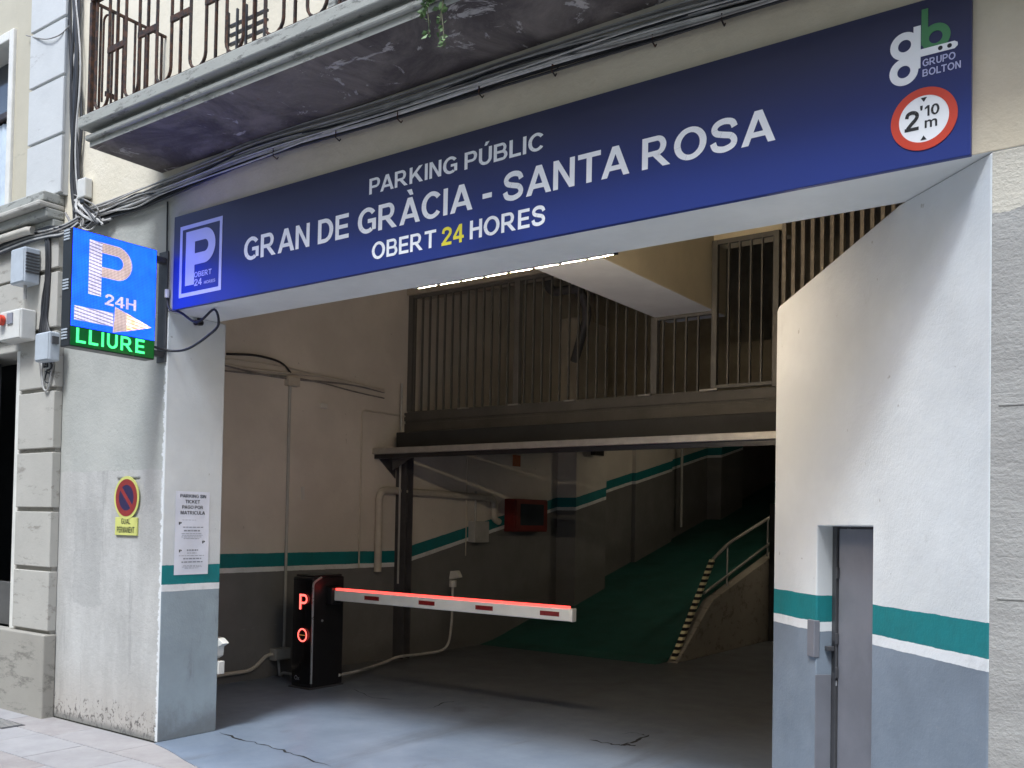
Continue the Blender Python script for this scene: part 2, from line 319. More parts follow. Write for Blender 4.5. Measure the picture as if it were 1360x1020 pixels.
EX, EY, EZ = Vector((1,0,0)), Vector((0,1,0)), Vector((0,0,1))
def smoothpath(pts, k=6):
    pts = [Vector(p) for p in pts]; out = []
    for i in range(len(pts)-1):
        p0, p1, p2, p3 = pts[max(i-1,0)], pts[i], pts[i+1], pts[min(i+2, len(pts)-1)]
        for j in range(k):
            t = j/k; out.append(.5*((2*p1)+(p2-p0)*t+(2*p0-5*p1+4*p2-p3)*t*t+(3*p1-p0-3*p2+p3)*t**3))
    return out+[pts[-1]]
def bend(pts, r=.06, k=5):
    """straight runs with rounded elbows"""
    pts = [Vector(p) for p in pts]; out = [pts[0]]
    for a, b, c in zip(pts, pts[1:], pts[2:]):
        d0 = (a-b).normalized(); d1 = (c-b).normalized(); rr = min(r, (a-b).length*.45, (c-b).length*.45); p, q = b+d0*rr, b+d1*rr
        for j in range(k+1):
            t = j/k; out.append(p*(1-t)**2+b*2*t*(1-t)+q*t*t)
    return out+[pts[-1]]


# bold grotesque capitals, drawn as polygons on a cap height of 1
def _rc(x0, y0, x1, y1): return [[(x0, y0), (x1, y0), (x1, y1), (x0, y1)]]
def _arc(cx, cy, ro, so, ri, si, a0, a1, n=22):
    P = []
    for k in range(n):
        t0, t1 = R(a0+(a1-a0)*k/n), R(a0+(a1-a0)*(k+1)/n)
        P.append([(cx+ri*math.cos(t0), cy+si*math.sin(t0)), (cx+ro*math.cos(t0), cy+so*math.sin(t0)), (cx+ro*math.cos(t1), cy+so*math.sin(t1)), (cx+ri*math.cos(t1), cy+si*math.sin(t1))])
    return P
def _stroke(pts, wd, k=5):
    p = smoothpath([Vector((x, y, 0)) for x, y in pts], k); L = []; Q = []
    for i in range(len(p)):
        d = (p[min(i+1, len(p)-1)]-p[max(i-1, 0)]).normalized(); n = Vector((-d.y, d.x, 0))*wd/2; L.append(p[i]+n); Q.append(p[i]-n)
    return [[(Q[i].x, Q[i].y), (Q[i+1].x, Q[i+1].y), (L[i+1].x, L[i+1].y), (L[i].x, L[i].y)] for i in range(len(p)-1)]
_A = [[(0, 0), (.215, 0), (.60, 1), (.385, 1)], [(.785, 0), (1, 0), (.615, 1), (.40, 1)]]+_rc(.24, .21, .76, .37)
_P = _rc(0, 0, .2, 1)+_rc(.2, .84, .5, 1)+_rc(.2, .37, .5, .53)+_arc(.5, .685, .31, .315, .11, .155, -90, 90)
_U = _rc(0, .36, .2, 1)+_rc(.62, .36, .82, 1)+_arc(.41, .365, .41, .38, .21, .21, 180, 360)
GL = dict(A=(_A, 1), B=(_rc(0, 0, .2, 1)+_rc(.2, .84, .5, 1)+_rc(.2, .43, .54, .58)+_rc(.2, 0, .54, .16)+_arc(.5, .715, .28, .285, .10, .135, -90, 90)+_arc(.54, .29, .31, .29, .11, .13, -90, 90), .85),
 C=(_arc(.49, .5, .49, .515, .275, .345, 38, 322, 30), .90), D=(_rc(0, 0, .2, 1)+_rc(.2, .83, .38, 1)+_rc(.2, 0, .38, .17)+_arc(.38, .5, .48, .5, .27, .33, -90, 90), .86),
 E=(_rc(0, 0, .2, 1)+_rc(.2, .83, .72, 1)+_rc(.2, .42, .68, .58)+_rc(.2, 0, .74, .17), .74), G=(_arc(.50, .5, .50, .515, .285, .345, 38, 305, 30)+_rc(.52, .39, .95, .55)+_rc(.75, .10, .95, .39), .95),
 H=(_rc(0, 0, .2, 1)+_rc(.62, 0, .82, 1)+_rc(.2, .43, .62, .60), .82), I=(_rc(0, 0, .2, 1), .2), K=(_rc(0, 0, .2, 1)+[[(.2, .28), (.2, .53), (.65, 1), (.92, 1)], [(.36, .46), (.51, .62), (.96, 0), (.71, 0)]], .96),
 L=(_rc(0, 0, .2, 1)+_rc(.2, 0, .70, .17), .70), M=(_rc(0, 0, .19, 1)+_rc(.80, 0, .99, 1)+[[(.19, 1), (.28, 1), (.585, 0), (.405, 0), (.19, .8)], [(.80, 1), (.71, 1), (.405, 0), (.585, 0), (.80, .8)]], .99), N=(_rc(0, 0, .19, 1)+_rc(.63, 0, .82, 1)+[[(.0, 1), (.20, 1), (.82, 0), (.62, 0)]], .82),
 O=(_arc(.52, .5, .52, .515, .305, .345, 0, 360, 40), 1.04), P=(_P, .81), R=(_P+[[(.34, .40), (.57, .42), (.95, 0), (.70, 0)]], .95),
 S=(_stroke([(.74, .70), (.66, .86), (.43, .925), (.20, .86), (.125, .72), (.20, .59), (.43, .51), (.64, .44), (.735, .29), (.66, .14), (.42, .07), (.17, .14), (.085, .32)], .19), .83), T=(_rc(0, .83, .84, 1)+_rc(.32, 0, .52, .83), .84), U=(_U, .82),
 V=([[(.385, 0), (.6, 0), (.215, 1), (0, 1)], [(.4, 0), (.615, 0), (1, 1), (.785, 1)]], 1))
GL['Ú'] = (_U+[[(.34, 1.09), (.50, 1.09), (.66, 1.31), (.42, 1.31)]], .82); GL['À'] = (_A+[[(.50, 1.09), (.66, 1.09), (.58, 1.31), (.34, 1.31)]], 1); GL['-'] = (_rc(0, .28, .40, .46), .40)
GL['2'] = (_stroke([(.10, .66), (.16, .84), (.36, .91), (.56, .84), (.62, .69), (.53, .52), (.33, .34), (.14, .13)], .18)+_rc(0, 0, .70, .17), .70); GL['4'] = (_rc(.42, 0, .61, 1)+[[(.0, .23), (.16, .36), (.46, 1), (.42, 1), (.36, .97)][:4], ]+_rc(0, .22, .74, .38)+[[(0, .24), (.0, .38), (.40, 1), (.50, .92), (.15, .36)]], .74)
GL['4'] = (_rc(.42, 0, .61, 1)+_rc(0, .22, .74, .38)+[[(0, .38), (.19, .38), (.47, .80), (.42, 1)]], .74)
GL['1'] = (_rc(.22, 0, .40, 1)+[[(0, .66), (.0, .82), (.22, .99), (.30, 1), (.22, .76)]], .40); GL['0'] = (_arc(.35, .5, .35, .51, .16, .35, 0, 360, 36), .70)
def gtext(name, s, mat, o, ex, ey, w_, h, depth, parent, gap=.115, th=.00016):
    """one flat mesh for each letter"""
    o = Vector(o); nn = ex.cross(ey).normalized(); x = 0.; lay = []
    prev = ''
    for ch in s:
        if ch == ' ': x += .36; prev = ''; continue
        if ch in 'AÀTV' and prev in 'AÀTLPV' and prev: x -= .09
        lay.append((ch, x)); x += GL[ch][1]+(gap if ch not in 'AÀ' else gap*.6); prev = ch
    tot = lay[-1][1]+GL[lay[-1][0]][1]; kx = w_/tot; res = []
    for ch, x in lay:
        m = MB(); sk = 0
        for i, poly in enumerate(GL[ch][0]):
            q = [o+ex*((x+a)*kx)+ey*(b*h)+nn*(depth+th*((i % 7)+(0 if len(GL[ch][0]) < 8 else 0))) for a, b in poly]
            m.add(q, [list(range(len(q)))])
        res.append(m.build(name, mat, parent))
    return res

# ================================================================== SETTING
tag(MB().box(-40, 40, -60, -.0, -.30, -.030).build('street', 'asphalt'), kind='structure')
pv = tag(MB().box(-7, 9.5, -3.6, -.0015, -.03, -.014).build('pavement', 'concrete'), kind='structure')
for i in range(-9, 14):
    for j in range(5):
        if j == 0: x0, x1, y0, y1 = i*.8, i*.8+.793, -.36, -.004
        else:
            off = .27*(j % 2); x0, x1, y0, y1 = i*.6+off, i*.6+off+.592, -.36-.45*j, -.36-.45*(j-1)-.008
        if x1 > 9 or (x0 > 3.2): continue
        h = random.uniform(-.0065, -.0045)
        tag(MB().box(x0, x1, y0, y1, -.0138, h).build('paving_slab', 'pave', pv, bevel=.003))
# floor of the entrance, its painted apron lapping a hand's width onto the pavement
pts = [(-1.66, T+.002, 0), (.0, T+.002, 0), (.0, -.02, 0)]
for k in range(30):
    t = k/29; pts.append((.02+t*5.43, -.03-.27*min(1, t*5)+random.uniform(-.012, .012), 0))
pts += [(XR, -.004, 0), (8.4, 1.2, 0), (8.4, 17, 0), (-1.66, 17, 0)]
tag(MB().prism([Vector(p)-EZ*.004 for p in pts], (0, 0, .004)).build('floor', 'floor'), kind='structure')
RS = .25
ry = [6.0, 6.3]+[7+i for i in range(11)]
prof = [(y, max(0, (y-6.15)*RS)+.004) for y in ry]
tag(MB().prism([(XL, y, z) for y, z in prof]+[(XL, 17, .002), (XL, 6.0, .002)], (2.64, 0, 0)).build('ramp', 'ramp'), kind='structure')

# ================================================================== PARKING BUILDING
pb = thing('parking_building', (2.7, 0, 0), 'parking garage building with wide open entrance under a blue sign', 'building')
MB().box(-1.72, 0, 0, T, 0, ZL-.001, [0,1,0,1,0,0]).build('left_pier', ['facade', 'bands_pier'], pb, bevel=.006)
MB().box(-1.72, 9.5, 0, TL, ZL, 9.5, [0,0,0,2,1,0]).build('upper_wall', ['facade', 'soffit', 'ceiling'], pb, bevel=.006)
MB().box(XR+.001, 9.5, 0.001, .35, 0, ZL-.001, [1,0,0,1,0,0]).build('right_pier', ['render', 'bands'], pb, bevel=.004)
MB().box(XL-.2, XL, T, 17, 0, CEIL+1.4).build('inner_wall', 'bands_ramp', pb)
# splayed wall with door niche: local frame u (inward), n (towards the driveway), z
P0 = Vector((XR, 0, 0)); P1 = Vector((XR-1.3569, 1.3277, 0)); U = (P1-P0).normalized(); NN = Vector((-U.y, U.x, 0)); NN = -NN if NN.x > 0 else NN; LW = (P1-P0).length
def uv(px, py, off=0.): q = atp(px, py, P0+NN*off, NN); return (q-P0).dot(U), q.z
uR, zD = uv(1159, 700); uL, _ = uv(1085.5, 698); zD = (zD+uv(1085.5, 698)[1])/2; ND = .10
sw = MB()
def ub(mb, u0, u1, n0, n1, z0, z1, mi=0, z1b=None):
    z1b = z1 if z1b is None else z1b
    c = lambda u, n, z: P0+U*u+NN*n+EZ*z
    return mb.add([c(u0,n0,z0),c(u1,n0,z0),c(u1,n1,z0),c(u0,n1,z0),c(u0,n0,z1),c(u1,n0,z1b),c(u1,n1,z1b),c(u0,n1,z1)], [[0,4,7,3],[1,2,6,5],[0,1,5,4],[3,7,6,2],[0,3,2,1],[4,5,6,7]], mi)
ut = TL/U.y + .02
ztop = lambda u: ZL-.0015 if u <= ut else ZL-.0015+(2.956-ZL)*(u-ut)/(LW-ut)
zs_ = [0., .03, uR, uL, LW]
c = lambda u, n, z: P0+U*u+NN*n+EZ*z
def panel(u0, u1, z0, seg):
    outline = [(u0, z0), (u1, z0)]+[(u, ztop(u)) for u in seg]
    sw.prism([c(u, 0, z) for u, z in outline], -NN*.2)
# one outline with the niche cut out of its lower edge
out = [(0, 0), (uR, 0), (uR, zD), (uL, zD), (uL, 0), (LW, 0), (LW, 2.956-.02), (LW-.02, 2.962)]+[(ut, ztop(ut)), (0, ZL-.0015)]
bm_pts = [c(u, 0, z) for u, z in out]
sw.prism(bm_pts, -NN*.2)
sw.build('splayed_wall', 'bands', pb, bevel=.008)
MB().add([c(uR-.01,-.201,0), c(uL+.01,-.201,0), c(uL+.01,-.201,zD+.02), c(uR-.01,-.201,zD+.02)], [[0,1,2,3]]).build('niche_back', 'dark', pb)
dr = ub(MB(), uR+.004, uL-.05, -ND-.04, -ND, .05, zD-.012).build('service_door', 'doorgrey', pb, bevel=.004)
tag(dr, 'grey sheet metal door recessed in the splayed wall')
fr = MB(); ub(fr, uL-.044, uL-.002, -ND-.05, -ND+.012, 0, zD-.004); ub(fr, uR+.004, uL-.044, -ND-.05, -ND-.001, zD-.010, zD-.002); fr.build('door_frame', 'darksteel', pb, bevel=.003)
hu, hz = uv(1110, 872, -ND); hd = MB(); ub(hd, hu-.024, hu+.024, -ND, -ND+.012, hz-.09, hz+.09); ub(hd, hu-.012, hu+.03, -ND+.012, -ND+.05, hz+.03, hz+.055); hd.build('handle', 'darksteel', dr, bevel=.004)
kk = MB(); ub(kk, hu-.02, hu+.012, -ND, -ND+.008, hz-.155, hz-.125); kk.build('lock', 'silver', dr, bevel=.003)
for zz in (zD-.25, zD-.6, zD-.78): ub(MB(), uL-.06, uL-.046, -ND, -ND+.016, zz-.03, zz+.03).build('hinge', 'darksteel', dr, bevel=.003)
# strike box and the dark cover strip on the door side
su, sz = uv(1081, 848); ub(MB(), uL-.004, uL+.075, -.02, .014, sz-.10, sz+.10).build('strike_box', 'doorgrey', pb, bevel=.004)
ub(MB(), uL-.008, uL-.001, -ND+.014, .004, .05, sz-.19).build('cover_strip', 'doorgrey', pb, bevel=.002)
# ceilings, mezzanine, beams
MB().box(XL, 8.4, TL, 17, CEIL+1.4, CEIL+1.6).build('ceiling', 'ceiling', pb)
MB().box(XL, 1.69, TL+.001, YM+.2, CEIL-.02, CEIL+.18).build('ceiling', 'ceiling', pb)
MB().box(8.2, 8.4, .36, 17, 0, CEIL+1.4).build('inner_wall', 'ceiling', pb)
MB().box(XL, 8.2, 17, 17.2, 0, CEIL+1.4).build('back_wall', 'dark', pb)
MB().box(3.05, 8.2, YM+1.9, YM+2.0, 2.96, CEIL+1.4).build('upper_back_wall', 'slabgrey', pb)
MB().box(-1.659, 8.2, YM+4.4, YM+4.5, 2.96, CEIL+1.4).build('upper_back_wall', 'brownwall', pb)
MB().box(XL+.001, 8.2, YM, YM+2.4, 2.70, 2.955, 0).build('mezzanine_slab', 'slabgrey', pb, bevel=.01)
MB().box(XL+.001, 5.6, YM-.012, YM-.001, 2.71, 2.835).build('edge_channel', 'slabgrey', pb, bevel=.003)
MB().box(XL+.002, 5.6, YM-.02, YM-.0125, 2.865, 2.965).build('edge_plate', 'slabgrey', pb, bevel=.003)
MB().box(1.69, 2.33, TL+.001, YM+.35, 3.765, CEIL+.3, [1,1,0,0,0,0]).build('ceiling_beam', ['soffit', 'cream'], pb, bevel=.012)
MB().box(-1.659, 1.689, YM-.02, YM+.3, 4.41, CEIL-.021).build('header_beam', 'ceiling', pb, bevel=.01)
MB().box(2.331, 3.02, YM+.02, YM+.3, 4.43, CEIL+.5).build('header_beam', 'cream', pb, bevel=.01)
MB().box(2.331, 8.2, TL+.001, YM-.3, CEIL+.29, CEIL+.4).build('ceiling', 'cream', pb)
# steel post and the light channel in front of it (guide of the roller gate)
pst = MB(); pst.box(XL+.001, XL+.16, 4.28, 4.30, 0, 2.70); pst.box(XL+.001, XL+.16, 4.40, 4.419, 0, 2.70); pst.box(XL+.07, XL+.09, 4.30, 4.40, 0, 2.70); pst.build('steel_post', 'darksteel', pb, bevel=.003)
MB().tube([(XL+.10, 4.245, .9), (XL+.10, 4.245, 3.3)], .012).build('conduit', 'conduit', pb)
gt = thing('roller_gate', (1.5, 3.9, 2.45), 'pale steel bottom rail of a raised roller gate below the mezzanine', 'gate')
MB().box(XL+.002, 6.4, 3.86, 3.95, 2.425, 2.495).build('bottom_rail', 'steel', gt, bevel=.006)
MB().box(XL+.002, 6.4, 3.90, 3.93, 2.375, 2.424).build('rubber_seal', 'blackplastic', gt)
MB().prism([(XL+.002, 3.92, 2.42), (XL+.002, 4.26, 2.42), (XL+.002, 4.26, 2.16)], (.012, 0, 0)).build('gusset', 'darksteel', gt)
MB().prism([(XL+.18, 4.02, 2.424), (XL+.55, 4.02, 2.424), (XL+.18, 4.02, 2.24)], (0, .012, 0)).build('gusset', 'darksteel', gt)
MB().box(XL+.2, 6.4, 4.05, 4.40, 2.50, 2.69).build('shade_block', 'dark', gt, bevel=.01)  # black block standing in for the shade under the slab behind the rail
# pilasters along the ramp wall
for y0, y1, d in ((7.85, 8.75, .34), (10.2, 11.6, .08), (13.3, 14.4, .3)):
    MB().box(XL+.001, XL+d, y0, y1, 0, CEIL-.02).build('pilaster', 'bands_ramp', pb, bevel=.008)
# parapet of the ramp, handrail
X0 = .985
yy0, yy1 = 6.28, 7.72
par = MB().prism([(X0, yy0, 0), (X0, yy1-.42, .70), (X0, 16.8, .70+(16.8-yy1+.42)*RS), (X0, 16.8, 0)], (.14, 0, 0)); par.build('ramp_parapet', 'plinth', pb, bevel=.006)
MB().box(1.14, 1.9, 9.25, 9.3, .0, 2.0).build('dark_doorway', 'dark', pb)
hr = thing('ramp_handrail', (X0+.07, 7.6, 1.0), 'steel handrail with two bars climbing beside the green ramp', 'handrail')
XH = X0+.07
t0_, t1_, t2_ = at(945, 745, 0, XH), at(967, 722, 0, XH), at(1026, 685, 0, XH); t3_ = t2_+(t2_-t1_)*2.6
MB().tube([t0_, t0_.lerp(t1_, .9), t1_.lerp(t2_, .06), t2_, t3_], .022, 8).build('top_bar', 'steel', hr, smooth=True)
l0_, l1_ = at(935, 788, 0, XH), at(1026, 719, 0, XH); l2_ = l1_+(l1_-l0_)*1.6
MB().tube([l0_, l1_, l2_], .018, 8).build('lower_bar', 'steel', hr, smooth=True)
for px in (966, 1019):
    a, b = at(px, 740, 0, XH), None; ty = a.y
    zt = t1_.z+(t2_.z-t1_.z)*(ty-t1_.y)/(t2_.y-t1_.y); MB().tube([(XH, ty, .70+(ty-yy1+.42)*RS-.02), (XH, ty, zt)], .014, 8).build('post', 'steel', hr, smooth=True)
for k in range(1, 4):
    ty = t2_.y+k*1.35
    zt = t1_.z+(t2_.z-t1_.z)*(ty-t1_.y)/(t2_.y-t1_.y); MB().tube([(XH, ty, .70+(ty-yy1+.42)*RS-.02), (XH, ty, zt)], .014, 8).build('post', 'steel', hr, smooth=True)
a_, b_ = at(894, 877, 0, XH), at(946, 744, 0, XH); dd = (b_-a_).normalized(); 
tag(MB().obox((a_+b_)/2, dd, EX, dd.cross(EX), (b_-a_).length/2, .03, .03).build('edge_guard', 'hazard', bevel=.006), 'black and white striped guard on the sloping end of the ramp parapet', 'edge guard')

# ================================================================== MEZZANINE RAILINGS
def bar(parent, x, z0, z1, name='bar', wdt=.014, dep=.03, mat='railgrey', y=None):
    y = YM+.03 if y is None else y
    return MB().box(x-wdt/2, x+wdt/2, y, y+dep, z0, z1).build(name, mat, parent)
rl = thing('mezzanine_railing', (0, YM, 2.96), 'grey railing of many upright bars reaching from mezzanine floor to ceiling', 'railing')
k = 0; x = -1.56
while x < 1.66:
    bar(rl, x, 2.985, 4.409); x += .117
x = 1.79
while x < 2.3: bar(rl, x, 2.985, 3.73); x += .128
MB().box(-1.65, 2.33, YM+.025, YM+.065, 2.958, 2.985).build('bottom_rail', 'railgrey', rl, bevel=.003)
MB().box(1.69, 2.33, YM+.02, YM+.07, 3.73, 3.764).build('top_rail', 'railgrey', rl, bevel=.003)
MB().box(-1.65, 1.689, YM+.02, YM+.07, 4.37, 4.409).build('top_rail', 'railgrey', rl, bevel=.003)
for x, z1 in ((-.02, 4.409), (1.70, 3.765), (-1.615, 4.409)): MB().box(x-.035, x+.035, YM+.012, YM+.082, 2.985, z1-.001).build('post', 'railgrey', rl, bevel=.004)
for x in (-.75, -.02, .72, 1.62): MB().box(x-.07, x+.07, YM-.03, YM+.02, 2.966, 2.982).build('base_plate', 'steel', rl, bevel=.002)
rg = thing('railing_gate', (2.65, YM, 2.96), 'tall framed bar gate in the mezzanine railing beside the concrete beam', 'gate')
for x in (2.375, 2.985): MB().box(x-.028, x+.028, YM-.045, YM+.01, 2.966, 4.43).build('post', 'railgrey', rg, bevel=.003)
MB().box(2.403, 2.957, YM-.04, YM, 4.385, 4.43).build('top_rail', 'railgrey', rg, bevel=.003); MB().box(2.403, 2.957, YM-.04, YM, 2.985, 3.02).build('bottom_rail', 'railgrey', rg, bevel=.003)
for i in range(4): bar(rg, 2.403+.554*(i+1)/5, 3.02, 4.385, y=YM-.035)
MB().box(2.24, 2.42, YM-.06, YM-.046, 2.966, 2.985).build('base_plate', 'steel', rg, bevel=.002)
sf = thing('slat_screen', (4, YM, 2.96), 'screen of upright brown slats on the mezzanine beyond the splayed wall', 'screen')
for i in range(20): bar(sf, 3.055+i*.088, 2.966, 5.8, 'slat', .034, .03, 'slat', YM-.03)
MB().box(3.02, 4.9, YM+.001, YM+.03, 3.2, 3.25).build('rail', 'railgrey', sf); MB().box(3.02, 4.9, YM+.001, YM+.03, 5.2, 5.25).build('rail', 'railgrey', sf)
dp = thing('drain_pipe', (.3, 5.2, 4.0), 'dark angled pipe hanging behind the mezzanine railing', 'pipe')
MB().tube(bend([(-.05, 5.0, 4.75), (.05, 5.0, 4.35), (.45, 5.0, 4.35), (.45, 5.2, 4.1), (.15, 5.4, 3.6)], .1), .055, 10).build('pipe', 'darksteel', dp, smooth=True)
MB().tube([(.42, 5.0, 4.35), (.48, 5.0, 4.35)], .075, 12).build('collar', 'darksteel', dp)

# ================================================================== MAIN SIGN
YS = -.03
sg = thing('facade_sign', (2.7, YS, ZL), 'long blue parking sign with white lettering across the entrance lintel', 'sign')
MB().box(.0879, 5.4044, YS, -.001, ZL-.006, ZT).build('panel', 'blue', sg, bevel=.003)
YF = YS
def S(px, py): return at(px, py, 1, YF)
def line(name, s, mat, bl, br, tl, tr, parent=sg, bold=.022, spacing=1.03, d=.0025):
    a, b, c_, d_ = S(*bl), S(*br), S(*tl), S(*tr); z0 = (a.z+b.z)/2; z1 = (c_.z+d_.z)/2
    return gtext('letter', s, mat, Vector((a.x, YF, z0)), EX, EZ, b.x-a.x, z1-z0, .0012, parent)
line('lettering', 'PARKING PÚBLIC', 'white', (490.5, 257), (722, 200.5), (490.5, 236), (722, 177))
line('lettering', 'GRAN DE GRÀCIA - SANTA ROSA', 'white', (324, 347.5), (1030, 185.5), (324, 315.5), (1030, 144))
line('lettering', 'OBERT', 'white', (494, 345.5), (579, 328), (494, 322.5), (579, 305))
line('lettering', '24', 'yellow', (586.5, 327), (616, 321), (586.5, 303), (616, 296.5))
line('lettering', 'HORES', 'white', (624, 318), (724, 298), (624, 292.5), (724, 273))
# framed P emblem
a, b = S(236.5, 397), S(296, 286)
fz0, fz1, fx0, fx1 = S(237, 396.5).z, S(296, 286.5).z, a.x+.01, b.x
em = MB(); fw_ = .028
for q in ((fx0, fx1, fz0, fz0+fw_), (fx0, fx1, fz1-fw_, fz1), (fx0, fx0+fw_, fz0+fw_, fz1-fw_), (fx1-fw_, fx1, fz0+fw_, fz1-fw_)): em.box(q[0], q[1], YF-.002, YF-.0005, q[2], q[3])
em.build('emblem_frame', 'pgrey', sg)
px0, px1 = S(247, 340).x, S(286, 340).x; pz0, pz1 = S(247, 380).z, S(266, 304).z
def letterP(mb, o, ex, ey, w_, h_, sw_, nn, th, mats=(0, 0)):
    """block P: stem and a bowl"""
    o = Vector(o); hb = h_*.64; r = hb/2; n = 20
    q = [o, o+ex*sw_, o+ex*sw_+ey*h_, o+ey*h_]; mb.prism([p+nn*th for p in q], nn*.001, mats[0])
    cx = w_-r*.98; outer = [(sw_, h_), (cx, h_)]+[(cx+r*.98*math.sin(math.pi*t/n), h_-r+r*math.cos(math.pi*t/n)) for t in range(1, n)]+[(cx, h_-hb), (sw_, h_-hb)]
    ri = r-sw_*.78; inner = [(sw_, h_-r+ri), (cx, h_-r+ri)]+[(cx+ri*math.sin(math.pi*t/n), h_-r+ri*math.cos(math.pi*t/n)) for t in range(1, n)]+[(cx, h_-r-ri), (sw_, h_-r-ri)]
    m = len(outer); vs = [o+ex*u+ey*v+nn*(th+.001) for u, v in outer+inner]
    mb.add(vs, [[i, i+1, m+i+1, m+i] for i in range(m-1)], mats[1])
    return mb
letterP(MB(), (px0, YF, pz0), EX, EZ, px1-px0, pz1-pz0, (px1-px0)*.31, -EY, .0012).build('emblem_letter', 'pgrey', sg)
line('lettering', 'OBERT', 'pgrey', (258, 368.5), (281, 364), (258, 361.5), (281, 357), bold=0); line('lettering', '24', 'pgrey', (258, 380), (268, 378), (258, 371), (268, 369), bold=.03); line('lettering', 'HORES', 'pgrey', (271, 377), (286, 374), (271, 373), (286, 370), bold=0)
# company mark: g, b, barrier arm
mk = MB(); pc = lambda x_, y_: S(x_, y_)
def qz(v): return Vector((v.x, YF, v.z))
gc = qz(pc(1201.5, 61.5)); gr = .057; lc = qz(pc(1200.5, 96)); 
mk.ring(gc, EX, EZ, -EY, .026, gr, .003, 36); mk.ring(lc, EX, EZ, -EY, .026, gr, .0037, 36)
s0, s1 = gc.x+gr-.022, gc.x+gr+.006
mk.prism([(s0, YF, lc.z), (s1, YF, lc.z), (s1, YF, gc.z+gr+.012), (s0, YF, gc.z+gr+.012)], (0, -.0034, 0))
mk.prism([(lc.x-.01, YF, lc.z+gr-.026), (s0+.01, YF, (lc.z+gc.z)/2-.012), (s0+.01, YF, (lc.z+gc.z)/2+.014), (lc.x-.02, YF, lc.z+gr)], (0, -.0024, 0))
az = (lc.z+gc.z)/2+.006; ax1 = pc(1272, 66).x
mk.prism([(s0, YF, az-.014), (ax1-.012, YF, az-.014), (ax1, YF, az-.004), (ax1, YF, az+.008), (ax1-.012, YF, az+.016), (s0, YF, az+.016)], (0, -.0032, 0)); mk.build('logo_letter', 'white', sg)
b2 = MB(); bc = Vector((s1+.058, YF, gc.z+.004)); b2.ring(bc, EX, EZ, -EY, .026, .056, .003, 36); b2.prism([(s1+.003, YF, bc.z-.02), (s1+.028, YF, bc.z-.02), (s1+.028, YF, bc.z+.128), (s1+.003, YF, bc.z+.128)], (0, -.0034, 0)); b2.build('logo_letter', 'green', sg)
for x_ in (ax1-.065, ax1-.030): MB().ring((x_, YF-.0033, az+.001), EX, EZ, -EY, 0, .009, .001, 14).build('logo_dot', 'black', sg)
gtext('letter', 'GRUPO', 'pgrey', (s1+.008, YF, az-.058), EX, EZ, .125, .030, .0012, sg); gtext('letter', 'BOLTON', 'pgrey', (s1+.008, YF, az-.10), EX, EZ, .145, .030, .0012, sg)
# height limit roundel
hc = qz(pc(1227, 158)); RR = .129
MB().ring(hc, EX, EZ, -EY, RR*.75, RR, .004, 56).build('limit_ring', 'red', sg)
MB().ring(hc, EX, EZ, -EY, 0, RR*.752, .0025, 56).build('limit_disc', 'white', sg)
gtext('limit_number', '2', 'black', hc+Vector((-.074, 0, -.042)), EX, EZ, .055, .084, .0035, sg)
gtext('limit_number', '10', 'black', hc+Vector((.004, 0, .008)), EX, EZ, .056, .044, .0035, sg); text('limit_number', 'm', 'black', hc+Vector((.004, 0, -.040)), EX, EZ, .048, .046, .0035, sg, .012); text('limit_number', "'", 'black', hc+Vector((-.014, 0, .006)), EX, EZ, .010, .046, .0035, sg, .02)
for s_ in (-1, 1):
    MB().prism([hc+Vector((-.012, -.0026, s_*.088)), hc+Vector((.012, -.0026, s_*.088)), hc+Vector((0, -.0026, s_*.070))], (0, -.001, 0)).build('limit_arrow', 'black', sg)

# led tube behind the lintel
lt = thing('led_tube_light', (2.7, TL+.05, ZL), 'lit warm strip light fixed along the inner edge of the lintel', 'light')
x0, x1 = at(551, 382, 1, TL+.03).x, at(815, 337, 1, TL+.03).x
MB().box(x0, x1, TL+.001, TL+.035, ZL+.004, ZL+.07).build('housing', 'steel', lt)
for i in range(8):
    xa, xb = x0+(x1-x0)*i/8+.014, x0+(x1-x0)*(i+1)/8-.014
    MB().tube([(xa, TL+.055, ZL+.0145), (xb, TL+.055, ZL+.0145)], .0045, 8).build('tube', 'tube', lt)
for i in range(9):
    xx = x0+(x1-x0)*i/8; MB().box(xx-.012, xx+.012, TL+.0355, TL+.062, ZL+.008, ZL+.022).build('clip', 'blackplastic', lt)

# unseen tube added over the ramp, standing in for warm light on its wall
for y_, lab in ((9.3, 'added warm fill tube out of view over the foot of the green ramp'),):
    rt_ = thing('ramp_fill_light', (XL+.5, y_, 4.3), lab, 'light')
    MB().box(1.9, 2.0, y_-.45, y_+.45, 3.10, 3.14).build('housing', 'steel', rt_); MB().box(1.93, 1.97, y_-.02, y_+.02, 3.14, CEIL+1.399).build('stem', 'steel', rt_)
    MB().tube([(1.95, y_-.43, 3.075), (1.95, y_+.43, 3.075)], .013, 8).build('tube', 'fill_tube', rt_)

